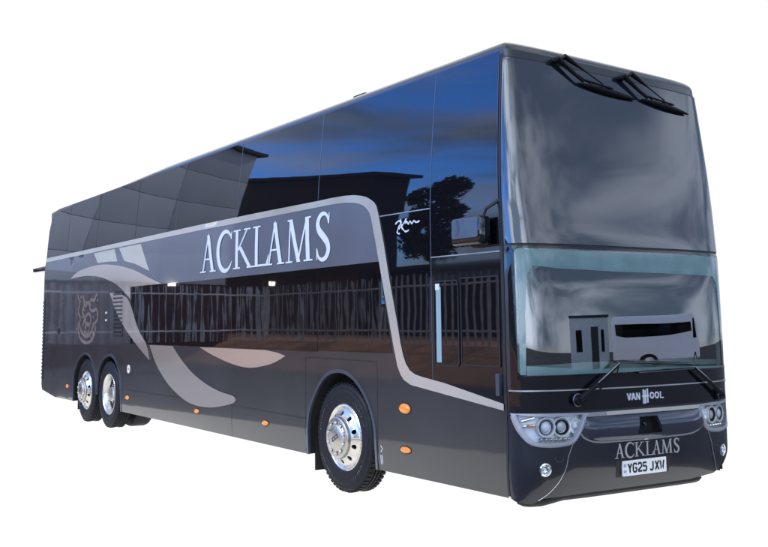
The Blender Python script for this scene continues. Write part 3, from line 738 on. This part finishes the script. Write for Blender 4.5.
# the bumper is the same paint, with the front's darker reflections put in
bp = [(-TM+.004, .31), (-1.28, .280), (-1.16, .268), (-1.06, .304), (-.6, .318), (.6, .318), (.95, .341), (1.10, .406), (1.20, .506), (TM-.004, .63), (TM-.004, .955), (1.34, .962), (-1.34, .962), (-TM+.004, .955)]
patch('bumper', bp, sfront, .003, M['front_reflect_tone'], coach, thick=.008, holes=[hlL, hlR, rec, ellipse(*fogL, .05, .05), ellipse(*fogR, .05, .05)], **FG)
for s in (-1, 1):
    cs = smooth_path([(s*.80, .712), (s*.845, .62), (s*.87, .53), (s*.93, .42)]+([(s*1.02, .335), (s*1.10, .290)] if s < 0 else [(.965, .37)]), 4)
    patch('bumper_seam', ribbon(cs, .010), sfront, .005, M['seal'], coach, thick=.002, **FG)
    patch('bumper_seam_highlight', ribbon([(a+s*.009, b) for a, b in cs], .006), sfront, .006, M['line'], coach, thick=.002, **FG)  # highlight along the seam, painted as a pale ribbon
    patch('tow_cover', ribbon(ellipse(s*.94, .625, .042, .045, 20)[10:20], .006), sfront, .006, M['trim'], coach, thick=.002, **FG)
# lower lip
lip = bmesh.new()
pts = [sfront(-1.27+(2.12)*i/40, .34) for i in range(41)]
for i, p in enumerate(pts): pass
tube_bm(lip, [Vector((p.x-.06, p.y*.98, .300-.030*min(1, max(0, (abs(p.y)-.85)/.2)))) for p in pts], [.01, .03]+[.036]*37+[.03, .01], 10)
link('bumper_lip', tomesh(lip, 'bumper_lip'), M['seal'], coach)

def headlamp(poly, s):
    # bowl behind the opening
    dep = lambda t, z: Vector(hull(t, z))+Vector((-.048, -s*.015, 0))
    h = patch('headlight', poly, dep, 0, M['lamp_back'], coach, thick=0, g=(.05, .05))
    bmw = bmesh.new()
    rs = resample(poly, .05, .05); n = len(rs)
    a = [bmw.verts.new(sfront(*q)) for q in rs]; b = [bmw.verts.new(dep(*q)) for q in rs]
    for i in range(n): bmw.faces.new((a[i], a[(i+1) % n], b[(i+1) % n], b[i]))
    link('lamp_wall', tomesh(bmw, 'lamp_wall'), M['reflector'], h)
    cxm = sum(q[0] for q in poly)/len(poly); czm = .85
    def shrink(p, d):
        out = []
        for x, z in p:
            vx, vz = cxm-x, .845-z; L = math.hypot(vx, vz); out.append((x+vx/L*d*1.5, z+vz/L*d))
        return out
    patch('lamp_bezel', poly, sfront, .006, M['bezel'], h, thick=.03, holes=[shrink(poly, .030)], g=(.05, .05))
    patch('lamp_trim', ribbon([q for q in poly[2 if s < 0 else 0:(len(poly) if s < 0 else -2)]], .014), sfront, .010, M['line'], h, thick=.008, g=(.05, .05))
    patch('lamp_cover', shrink(poly, .022), sfront, .003, M['clear'], h, thick=0, g=(.05, .05))
    for t, z, r, kind in ((1.045, .850, .072, 'lo'), (.905, .848, .072, 'hi'), (.775, .850, .055, 'turn')):
        q = Vector(hull(s*t, z))+Vector((-.040, -s*.012, 0)); ax = Vector((1, s*.28, 0))
        bowl = lathe('reflector_bowl', [(r*.25, .005), (r*.6, .010), (r*.88, .022), (r, .036), (r*1.08, .036), (r*1.08, 0)], q, ax, M['reflector'], h, seg=36)
        if kind == 'hi': lathe('projector_ring', [(r*.80, .022), (r*.82, .036), (r*.68, .032), (r*.64, .01)], q, ax, M['dark'], h, seg=36); lathe('projector_lens', [(r*.6, .012), (r*.5, .026), (r*.3, .035), (0, .038)], q, ax, M['lens_dark'], h, seg=30)
        elif kind == 'lo': lathe('projector_ring', [(r*.80, .020), (r*.82, .034), (r*.70, .032), (r*.68, .01)], q, ax, M['trim'], h, seg=36); lathe('projector_lens', [(r*.62, .012), (r*.5, .026), (r*.3, .035), (0, .038)], q, ax, M['bulbwhite'], h, seg=30)
        else: lathe('bulb', [(r*.35, .01), (r*.4, .025), (r*.25, .035), (0, .038)], q, ax, M['bulbwhite'], h, seg=24)
    for t0, t1, z0, z1 in ((1.235, 1.13, .90, .925), (1.22, 1.13, .862, .868)):
        q0 = Vector(hull(s*t0, z0))+Vector((-.03, 0, 0)); q1 = Vector(hull(s*t1, z1))+Vector((-.03, 0, 0))
        tube('lamp_fin', [q0, q1], .010, M['chrome'], h)
    tube('indicator_bulb', [Vector(hull(s*1.20, .865))+Vector((-.012, 0, 0)), Vector(hull(s*1.125, .862))+Vector((-.012, 0, 0))], .007, M['amber'], h)
    for k in range(8):
        t = 1.09-.045*k
        q = Vector(hull(s*t, .752))+Vector((-.035, -s*.01, 0))
        lathe('led', [(.017, 0), (.017, .012), (.010, .022), (0, .024)], q, (1, s*.2, 0), M['chrome'], h, seg=14)
headlamp(hlL, -1); headlamp(hlR, 1)
for s, (t, z) in ((-1, fogL), (1, fogR)):
    q = Vector(hull(t, z)); n = normal_of(sfront, t, z, False)
    f = lathe('fog_lamp', [(.050, -.05), (.052, .006), (.042, .010), (.036, -.004), (.03, -.02), (0, -.03)], q, n, M['chrome'], coach, seg=36)
    lathe('fog_lens', [(.036, -.004), (.02, .010), (0, .014)], q, n, M['clear'], f, seg=30)
    lathe('fog_bulb', [(.012, -.03), (.013, -.008), (0, -.002)], q, n, M['bulbwhite'], f, seg=20)

# writing on the front --------------------------------------------------
SLI = SL
for ch, st, wd in zip('ACKLAMS', STARTS, WID):
    ps, w = SL[ch]; bm = bmesh.new()
    hh = .115; sx = .785/6.95/hh
    polys = [[(-.372+(st+.03+u*wd/w)*hh*sx*.985+.0*v, .566+v*hh) for u, v in p] for p in ps]
    patch_bm(bm, polys, sfront, .006+(.0015 if ch in 'CL' else .003 if ch == 'A' else 0), .003, g=(.3, .3)); link('letter', tomesh(bm, 'letter'), M['nose_letter'], coach)
pl = patch('number_plate', rect(-.284, .236, .418, .540, .006), lambda t, z: Vector((Vector(hull(0, .5)).x+.008, t, z)), .006, M['plate'], coach, thick=.012)
psf = lambda t, z: Vector((Vector(hull(0, .5)).x+.008, t, z))
def blk(paths, x, z, w=.0145):
    return [ribbon([(x+a, z+b) for a, b in p], w) for p in paths]
cw, chh = .040, .072
G_ = {'Y': [[(0, chh), (cw/2, chh*.48)], [(cw, chh), (cw/2, chh*.48)], [(cw/2, chh*.52), (cw/2, 0)]],
 'G': [[(cw, chh*.78), (cw*.9, chh*.95), (cw*.2, chh*.97), (0, chh*.8), (0, chh*.2), (cw*.2, .003), (cw*.85, .003), (cw, chh*.2), (cw, chh*.46), (cw*.5, chh*.46)]],
 '2': [[(0, chh*.76), (cw*.15, chh*.96), (cw*.85, chh*.96), (cw, chh*.8), (cw, chh*.58), (cw*.05, chh*.18), (.002, .004), (cw*1.1, .004)]],
 '5': [[(cw, chh*.95), (.002, chh*.95), (.0, chh*.56), (cw*.75, chh*.58), (cw, chh*.44), (cw, chh*.18), (cw*.8, .003), (cw*.15, .003), (-.002, chh*.16)]],
 'J': [[(cw*.75, chh), (cw*.75, chh*.18), (cw*.55, .003), (cw*.1, .003), (-.004, chh*.17)]],
 'X': [[(0, chh), (cw, 0)], [(cw, chh), (0, 0)]],
 'W': [[(0, chh), (cw*.28, 0), (cw*.55, chh*.8), (cw*.82, 0), (cw*1.1, chh)]]}
xx = -.222
for ch in 'YG25 JXW':
    if ch == ' ': xx += .030; continue
    bm = bmesh.new(); patch_bm(bm, blk(G_[ch], xx, .443), psf, .009, .001, g=(.3, .3)); link('plate_character', tomesh(bm, 'plate_character'), M['plateblack'], pl)
    xx += .0585
patch('plate_mark', rect(-.272, -.245, .490, .515), psf, .0085, M['plategrey'], pl, thick=.001)
patch('plate_mark', rect(-.272, -.245, .445, .465), psf, .0085, M['plategrey'], pl, thick=.001)
patch('plate_holder', [(-.33, .41), (.285, .41), (.32, .55), (-.36, .55)], sfront, .0045, M['seal'], coach, thick=.002, **FG)
ew = .011
EM = {'V': [[(0, .056), (.02, 0)], [(.04, .056), (.02, 0)]], 'A': [[(0, 0), (.022, .056)], [(.044, 0), (.022, .056)], [(.014, .018), (.03, .018)]], 'N': [[(0, 0), (0, .056)], [(0, .056), (.034, 0)], [(.034, 0), (.034, .056)]],
 'O': [[(.02+.02*math.cos(R(a)), .028+.023*math.sin(R(a))) for a in range(0, 361, 20)]], 'L': [[(0, .056), (0, .004), (.036, .004)]]}
def emb(ch, x, z, sc=1.0):
    bm = bmesh.new(); patch_bm(bm, [ribbon([(x+a*sc, z+b*sc) for a, b in p], ew) for p in EM[ch]], sfront, .013, .006, g=(.3, .3)); link('emblem_letter', tomesh(bm, 'emblem_letter'), M['emblem'], coach)
for ch, x in (('V', -.216), ('A', -.166), ('N', -.106), ('O', .058), ('O', .118), ('L', .182)): emb(ch, x+.008, 1.026)
bm = bmesh.new()
patch_bm(bm, [rect(-.022, -.008, .990, 1.106), rect(-.003, .011, .990, 1.100), rect(.030-.006, .038, .996, 1.112)], sfront, .014, .008, g=(.3, .3))
patch_bm(bm, [rect(-.03, .046, 1.045, 1.058)], sfront, .012, .006, g=(.3, .3))
link('emblem_letter', tomesh(bm, 'emblem_letter'), M['emblem'], coach)

patch('lit_edge_band', [(-1.25, 1.26), (-1.205, 1.26), (-1.195, 1.75), (-1.17, 2.05), (-1.12, 2.12), (-.9, 2.10), (-.3, 2.085), (.5, 2.08), (1.03, 2.07), (1.10, 2.0), (1.13, 1.26), (1.17, 1.26), (1.17, 2.25), (-1.25, 2.25)], sfront, .0095, M['band'], wg, thick=.001, **FG)  # brightness of the pale cab edges, painted as bands on the glass
patch('lit_edge_band', [(-1.20, 1.256), (1.125, 1.256), (1.125, 1.268), (.3, 1.288), (-.7, 1.292), (-1.0, 1.315), (-1.20, 1.33)], sfront, .0125, M['band'], wg, thick=.001, **FG)
# wipers ----------------------------------------------------------------
def H(t, z, o): return Vector(hull(t, z))+normal_of(sfront, t, z, False)*o
def Hpath(a, b, o, n=8): return [H(a[0]+(b[0]-a[0])*i/n, a[1]+(b[1]-a[1])*i/n, o) for i in range(n+1)]
def lower_wiper(piv, elb, ends):
    w = lathe('wiper', [(.045, 0), (.045, .02), (.033, .03), (.030, .05), (0, .052)], H(*piv, .012), normal_of(sfront, *piv, False), M['wiper'], coach, seg=24)
    lathe('wiper_ring', [(.046, .018), (.052, .024), (.046, .030)], H(*piv, .012), normal_of(sfront, *piv, False), M['trim'], w, seg=28)
    pa = Hpath(piv, elb, .055)
    tube('wiper_arm', pa, [.020-.009*i/8 for i in range(9)], M['wiper'], w)
    tube('wiper_arm', [p+Vector((0, .03, -.035)) for p in pa[:-1]]+[pa[-1]], .006, M['wiper'], w)
    tube('wiper_edge', [p+Vector((.006, 0, .012)) for p in pa], .0035, M['line'], w)
    tube('wiper_blade', Hpath(*ends, .030, 14), [.006]+[.011]*6+[.014]*2+[.011]*5+[.006], M['wiper'], w)
    tube('blade_spine', Hpath(ends[0], ends[1], .044, 14), .0035, M['trim'], w)
lower_wiper((-.771, 1.055), (-.335, 1.322), ((-.36, 1.345), (.60, 1.300)))
lower_wiper((.985, 1.02), (.60, 1.262), ((.66, 1.262), (-.09, 1.250)))
def upper_wiper(p0, a1, b0, b1, e0, e1):
    U = lambda q: (q[0], q[1]+lean(ynorm(q[0]), q[1]))
    p0, a1, b0, b1, e0, e1 = map(U, (p0, a1, b0, b1, e0, e1))
    w = tube('wiper', Hpath((p0[0]-.06, p0[1]-.03), (p0[0]+.10, p0[1]+.01), .04, 6), [.014, .024, .030, .026, .030, .022, .010], M['wiper'], coach)
    tube('wiper_arm', Hpath(p0, a1, .055, 8), [.026-.016*i/8 for i in range(9)], M['wiper'], w)
    tube('wiper_arm', Hpath(b0, b1, .055, 8), [.024, .022, .018, .012, .007, .006, .006, .006, .006], M['wiper'], w)
    n = 14
    tube('wiper_blade', Hpath(e0, e1, .032, n), [.005]+[.009+.018*math.sin(math.pi*i/n) for i in range(1, n)]+[.005], M['wiper'], w)
    tube('blade_spine', Hpath((a1[0]-.02, a1[1]+.02), (b1[0]+.12, b1[1]-.03), .062, 8), [.008, .012, .009, .012, .009, .012, .009, .012, .006], M['wiper'], w)
upper_wiper((-.73, 3.895), (-.425, 3.715), (-.64, 3.925), (-.17, 3.725), (-.465, 3.708), (.285, 3.642))
upper_wiper((.12, 3.845), (.414, 3.660), (.235, 3.878), (.66, 3.668), (.36, 3.655), (1.03, 3.588))

# box with arm, added for a shape taken as a reflection beside the cab
mb = bmesh.new(); box_bm(mb, -.72, -.34, -1.44, -1.31, 2.30, 2.535, bev=.03)
mr = link('reflected_shape', tomesh(mb, 'reflected_shape'), M['black'], coach)
tube('reflected_shape_arm', [(-.36, -1.38, 2.52), (-.33, -1.37, 2.59), (-.29, -1.27, 2.66)], [.014, .014, .018], M['seal'], mr)
patch('reflected_shape_face', rect(-.70, -.36, 2.36, 2.52, .02), lambda a, b: Vector((a, -1.44, b)), .003, M['reflectface'], mr, thick=.003)

# cab behind the windscreen ------------------------------------------------
box('cab_floor', (-2.4, -.3, -1.2, 1.2, 1.02, 1.06), M['cabdark'], coach)
box('cab_wall', (-2.44, -2.4, -1.2, 1.2, 1.06, 2.4), M['cabdark'], coach)
box('cab_ceiling', (-2.4, -.28, -1.2, 1.2, 2.36, 2.40), M['cabdark'], coach)
for s in (-1, 1): box('cab_side_lining', (-2.4, -.40, s*1.22-.01, s*1.22+.01, 1.06, 2.36), M['cabdark'], coach)
def inner(name, poly, back, material, parent=coach, **k):
    return patch(name, poly, lambda t, z: Vector(hull(t, z))+Vector((-back, 0, 0)), 0, material, parent, thick=.01, g=(.06, .06), **k)
inner('sun_blind', [(-1.15, 2.05), (-.98, 2.13), (.98, 2.11), (1.2, 2.04), (1.2, 2.30), (-1.15, 2.30)], .06, M['cabbright'])
inner('pillar_lining', [(-1.26, 1.27), (-1.215, 1.27), (-1.20, 2.28), (-1.26, 2.28)], .03, M['cabbright'])
inner('pillar_lining', [(1.26, 1.27), (1.10, 1.27), (1.10, 2.28), (1.26, 2.28)], .03, M['cabbright'])
inner('pillar_lining', [(-1.13, 1.9), (-1.06, 1.95), (-1.06, 2.26), (-1.15, 2.26)], .05, M['cabdark'])
db = bmesh.new(); box_bm(db, -.75, -.16, -1.1, 1.1, 1.06, 1.30, bev=.04); dsh = link('dashboard', tomesh(db, 'dashboard'), M['cabdark'], coach)
inner('dash_edge', [(-1.20, 1.285), (1.12, 1.285), (1.12, 1.325), (.2, 1.345), (-.6, 1.345), (-1.20, 1.325)], .05, M['cabbright'], dsh)
swb = bmesh.new()
c = Vector((-.85, -.62, 1.42)); pp = [c+Vector((.16*math.cos(a)*.5, .22*math.sin(a), .20*math.cos(a))) for a in [2*math.pi*i/28 for i in range(29)]]
tube_bm(swb, pp, .014, 8); tube_bm(swb, [c+Vector((0, -.2, 0)), c+Vector((0, .2, 0))], .012, 6); tube_bm(swb, [c, c+Vector((.22, 0, -.25))], .03, 8)
link('steering_wheel', tomesh(swb, 'steering_wheel'), M['seal'], coach)
sb = bmesh.new(); box_bm(sb, -1.75, -1.25, -.88, -.38, 1.06, 1.28, bev=.05); box_bm(sb, -1.83, -1.70, -.86, -.40, 1.25, 2.0, bev=.05); link('driver_seat', tomesh(sb, 'driver_seat'), M['seat'], coach)

# rear: wing, window, lamps ------------------------------------------------
wb = bmesh.new(); box_bm(wb, -15.35, -14.25, -1.24, 1.24, 2.755, 2.85, bev=.035); link('rear_wing', tomesh(wb, 'rear_wing'), M['black'], coach)
rs = lambda y, z: Vector((Xr(z), y, z))
patch('rear_window', rect(-.95, .95, 2.95, 3.55, .06), rs, .004, M['glass'], coach, thick=.01, flip=True, g=(.2, .1))
for s in (-1, 1): patch('tail_lamp', rect(s*1.0-.06, s*1.0+.06, .9, 1.4, .03), rs, .01, M['taillens'], coach, thick=.02, flip=True, g=(.1, .1))
# small fitting on the roof edge
rb = bmesh.new(); box_bm(rb, -2.95, -2.72, -1.0, -.94, 4.035, 4.085, bev=.01); link('roof_fitting', tomesh(rb, 'roof_fitting'), M['seal'], coach)
for ch in coach.children: ch.location = ch.location+CO

# ------------------------------------------------------------------ what the glass of the coach reflects, standing where it stands
def prism(bm, pts2, y0, y1):
    a = [bm.verts.new((x, y0, z)) for x, z in pts2]; b = [bm.verts.new((x, y1, z)) for x, z in pts2]
    n = len(a); bm.faces.new(a); bm.faces.new(b[::-1])
    for i in range(n): bm.faces.new((a[i], b[i], b[(i+1) % n], a[(i+1) % n]))
bank = bmesh.new()
bpf = [(-12.6, 0.0), (-14.3, .55), (-15.6, .9), (-17.5, .9), (-30, .9), (-30, -.2), (-12.6, -.2)]
a = [bank.verts.new((-75, y, z+.004)) for y, z in bpf]; b = [bank.verts.new((12, y, z+.004)) for y, z in bpf]
bank.faces.new(a); bank.faces.new(b[::-1])
for i in range(len(a)): bank.faces.new((a[i], b[i], b[(i+1) % len(a)], a[(i+1) % len(a)]))
bmesh.ops.recalc_face_normals(bank, faces=bank.faces)
o = link('bank', tomesh(bank, 'bank', flat=True), mat('brown_gravel_bank', (.52, .26, .15), .9, var=(.8, .3), bump=((9, 9, 9), .03))); o['kind'] = 'structure'
fe = thing('palisade_fence', 'grey steel palisade fence reflected in the dark lower side windows', 'fence', (-30, -16, .9))
galv = mat('galvanised_steel', (.62, .63, .66), .5, .1, var=(3, .25))
fpath = [Vector((-33.4, 2.0)), Vector((-31.6, -3.4))+Vector((1.6, 0)), Vector((-34.6, -15.4))+Vector((1.6, -.3)), Vector((8, -16))]
fpath[0] = Vector((-30.5, -5.2)); fpath[1] = Vector((-31.0, -6.5))
pales = bmesh.new(); rails = []; posts = []
for A, B in zip(fpath, fpath[1:]):
    D = (B-A); L = D.length; D.normalize(); N = Vector((D.y, -D.x)); off = Vector((30, 16))
    x = 0
    while x < L:
        h = 2.35+random.uniform(-.04, .04); w = .085; c = A+D*x+off
        q = [pales.verts.new((c.x+D.x*u, c.y+D.y*u, z)) for u, z in ((-w/2, .02), (w/2, .02), (w/2, h-.12), (0, h), (-w/2, h-.12))]
        pales.faces.new(q); x += .36
    for z in (.45, 1.95):
        a_, b_ = A+off, B+off; tube('rail', [(a_.x, a_.y, z), (b_.x, b_.y, z)], .035, galv, fe, seg=4)
    x = 0
    while x < L:
        c = A+D*x+off+Vector((D.y, -D.x))*-.0
        box('post', (c.x-.05, c.x+.05, c.y-.10, c.y-.03, 0, 2.2), galv, fe); x += 3
o = link('pale', tomesh(pales, 'pale', flat=True), galv, fe); o['kind'] = 'stuff'
md = o.modifiers.new('thick', 'SOLIDIFY'); md.thickness = .02
brick = mat('dark_red_brick', (.05, .014, .010), .9, var=(2, .3))
gry = mat('grey_cladding', (.48, .48, .48), .75, var=(.4, .10))
darkm = mat('dark_wall', (.012, .012, .014), .8)
ww = thing('brick_building', 'dark red brick building behind the fence, reflected in the upper side windows', 'building', (-55, -26, 0))
def wbox(name, b, material, parent, loc): return box(name, (b[0]-loc[0], b[1]-loc[0], b[2]-loc[1], b[3]-loc[1], b[4], b[5]), material, parent)
L_ = (-45, -26)
bm = bmesh.new(); prism(bm, [(-30, 0), (13.5, 0), (13.5, 13.5), (-30, 20.4)], 0, -2.5); bmesh.ops.recalc_face_normals(bm, faces=bm.faces)
link('wall', tomesh(bm, 'wall', flat=True), darkm, ww)
bm = bmesh.new(); prism(bm, [(-30, 0), (13.5, 0), (13.5, 4.4), (-30, 4.6)], .12, .004); bmesh.ops.recalc_face_normals(bm, faces=bm.faces); link('brick_base', tomesh(bm, 'brick_base', flat=True), brick, ww)
bm = bmesh.new(); prism(bm, [(-30.5, 20.6), (14.1, 13.4), (14.1, 13.7), (-30.5, 20.9)], .5, -3); bmesh.ops.recalc_face_normals(bm, faces=bm.faces); link('roof', tomesh(bm, 'roof', flat=True), darkm, ww)
for k in range(8): box('window', (-24+k*4.6, -22.4+k*4.6, .003, .05, 5.4, 7.0), M['glass'], ww)
lampm = mat('floodlight_glow', (.9,.9,.85), .4, emit=(1, .98, .88, 9))
box('floodlight', (2.6, 2.95, .15, .3, 4.1, 4.35), lampm, ww)
# grey clad warehouse across the end of the yard
p0 = Vector((-36.4, -15.4)); p1 = Vector((-31.6, -3.4))
wh = thing('warehouse', 'grey panel clad warehouse reflected in the rear upper side windows', 'warehouse', (p0.x, p0.y, 0))
d = (p1-p0); Ld = d.length; d.normalize(); nn = Vector((d.y, -d.x))
wh.rotation_euler = (0, 0, math.atan2(d.y, d.x))
gapm = mat('cladding_joint', (.03, .03, .032), .8)
box('backing_wall', (0, Ld, .12, 8, 0, 12.6), gapm, wh)
nxp = 3
for i in range(nxp):
    for j in range(5):
        xa = Ld*i/nxp; xb = Ld*(i+1)/nxp; za = 3.4+j*1.84
        box('cladding_panel', (xa+.012, xb-.012, 0, .10, za+.012, za+1.83), gry, wh, bev=.006)
box('brick_base', (0, Ld, -.05, .11, 0, 3.38), brick, wh)
box('roof', (-.4, Ld+.4, -.3, 8.2, 12.62, 12.8), gapm, wh)
box('floodlight', (3.4, 3.62, -.25, -.06, 3.3, 3.42), lampm, wh)
sd_ = thing('dark_block', 'long low dark block added behind the fence to darken the glass beside the driver window', 'dark_block', (-20, -27, 0))  # added to keep sky out of the reflection behind the fence
box('wall', (-21, 30, -5, 0, 0, 4.4), darkm, sd_); box('roof', (-21.2, 30.3, -5.2, .3, 4.41, 4.6), gapm, sd_)
box('door', (-8, -4.5, .003, .06, .9, 3.6), brick, sd_)
# the tree over the fence
def leafy_tree(name, label, loc, h, cr, cz, n=13000, seed=3):
    rnd = random.Random(seed)
    t = thing(name, label, 'tree', loc)
    bm = bmesh.new(); tube_bm(bm, [(0, 0, 0), (.05, .02, h*.35), (0, .1, h*.6), (.1, 0, h*.85)], [.20, .15, .10, .03], 8)
    for k in range(7):
        a = k*2.4; z = h*(.35+.07*k); tube_bm(bm, [(0, 0, z), (math.cos(a)*cr*.4, math.sin(a)*cr*.4, z+.5), (math.cos(a)*cr*.75, math.sin(a)*cr*.75, z+1.1)], [.06, .04, .015], 5)
    link('trunk', tomesh(bm, 'trunk'), mat('bark', (.06, .045, .03), .9), t)
    bm = bmesh.new(); cl = []
    for k in range(38):
        a = rnd.uniform(0, 6.28); e = rnd.uniform(-1, 1); r = cr*rnd.uniform(.25, .85)
        cl.append((Vector((math.cos(a)*math.cos(e)*r, math.sin(a)*math.cos(e)*r, cz+math.sin(e)*(h-cz))), cr*rnd.uniform(.25, .42)))
    for k in range(n):
        c, rr = rnd.choice(cl); v = Vector((rnd.gauss(0, 1), rnd.gauss(0, 1), rnd.gauss(0, 1))).normalized()*rr*rnd.uniform(.5, 1.08)
        p = c+v; s = rnd.uniform(.09, .19); a = Vector((rnd.uniform(-1, 1), rnd.uniform(-1, 1), rnd.uniform(-1, 1))).normalized(); b = a.orthogonal().normalized()
        bm.faces.new([bm.verts.new(p+a*s), bm.verts.new(p+b*s*.5), bm.verts.new(p-a*s), bm.verts.new(p-b*s*.5)])
    link('crown', tomesh(bm, 'crown', flat=True), mat('dark_foliage', (.045, .07, .035), .7, var=(3, .4)), t)
leafy_tree('tree', 'dark leafy tree reflected in the glass beside the front corner of the coach', (-28.9, -21.8, .9), 9.3, 1.75, 6.4)
# things beyond the front of the coach
def van_coach(loc, rot):
    c = thing('parked_coach', 'white coach parked in the yard, reflected in the lower windscreen', 'coach', loc); c.rotation_euler = (0, 0, rot)
    wp = mat('white_coach_paint', (.85, .86, .88), .35, coat=.5)
    prof = [(-4.6, .45), (-4.65, 2.9), (-4.4, 3.15), (2.9, 3.2), (3.5, 3.0), (4.25, 1.7), (4.75, 1.45), (4.85, .5)]
    bm = bmesh.new(); prism(bm, prof, -1.15, 1.15); bmesh.ops.recalc_face_normals(bm, faces=bm.faces); bmesh.ops.bevel(bm, geom=bm.edges[:], offset=.08, segments=2, affect='EDGES')
    link('body', tomesh(bm, 'body', 30), wp, c)
    for s in (-1, 1):
        srf = lambda a, b, s=s: Vector((a, s*1.15, b))
        patch('side_window', [(-4.3, 1.85), (-4.35, 2.5), (2.3, 2.55), (2.6, 1.95), (-3.6, 1.75)], srf, .01, M['glass'], c, thick=.01, flip=s > 0)
        patch('cab_window', [(2.85, 1.6), (3.9, 1.6), (3.3, 2.75), (2.85, 2.8)], srf, .01, M['glass'], c, thick=.01, flip=s > 0)
        for x in (-2.6, 3.2):
            w = lathe('wheel', [(.22, -.2), (.42, -.2), (.45, -.1), (.45, .02), (.40, .05), (.26, .05)], (x, s*1.13, .45), (0, s, 0), M['rubber'], c, seg=28)
            lathe('rim', [(.26, .03), (.2, -.02), (.08, .02), (0, .03)], (x, s*1.13, .45), (0, s, 0), M['alloydull'], w, seg=28)
    patch('windscreen', [(-1.0, 0), (1.0, 0), (.9, 1.35), (-.9, 1.35)], lambda a, b: Vector((4.25-b*.5, a, 1.75+b*.86)), .02, M['glass'], c, thick=.02)
    return c
van_coach((22.5, 29.4, 0), R(140))
cb = thing('site_cabin', 'pale grey site cabin with one dark window, reflected in the lower windscreen', 'cabin', (22.70, 18.05, 0)); cb.rotation_euler = (0, 0, R(-49))
cm = mat('cabin_grey', (.50, .56, .57), .7, var=(2, .1))
box('wall', (-3, 3, -1.5, 1.5, .2, 2.85), cm, cb, bev=.03); box('roof', (-3.1, 3.1, -1.6, 1.6, 2.86, 2.98), gapm, cb)
box('window', (.4, 1.6, -1.54, -1.505, 1.2, 2.1), M['glass'], cb); box('door', (-2.0, -1.1, -1.54, -1.505, .25, 2.25), gapm, cb)
box('window', (-2.6, -2.3, -1.54, -1.505, 1.2, 2.1), M['glass'], cb)
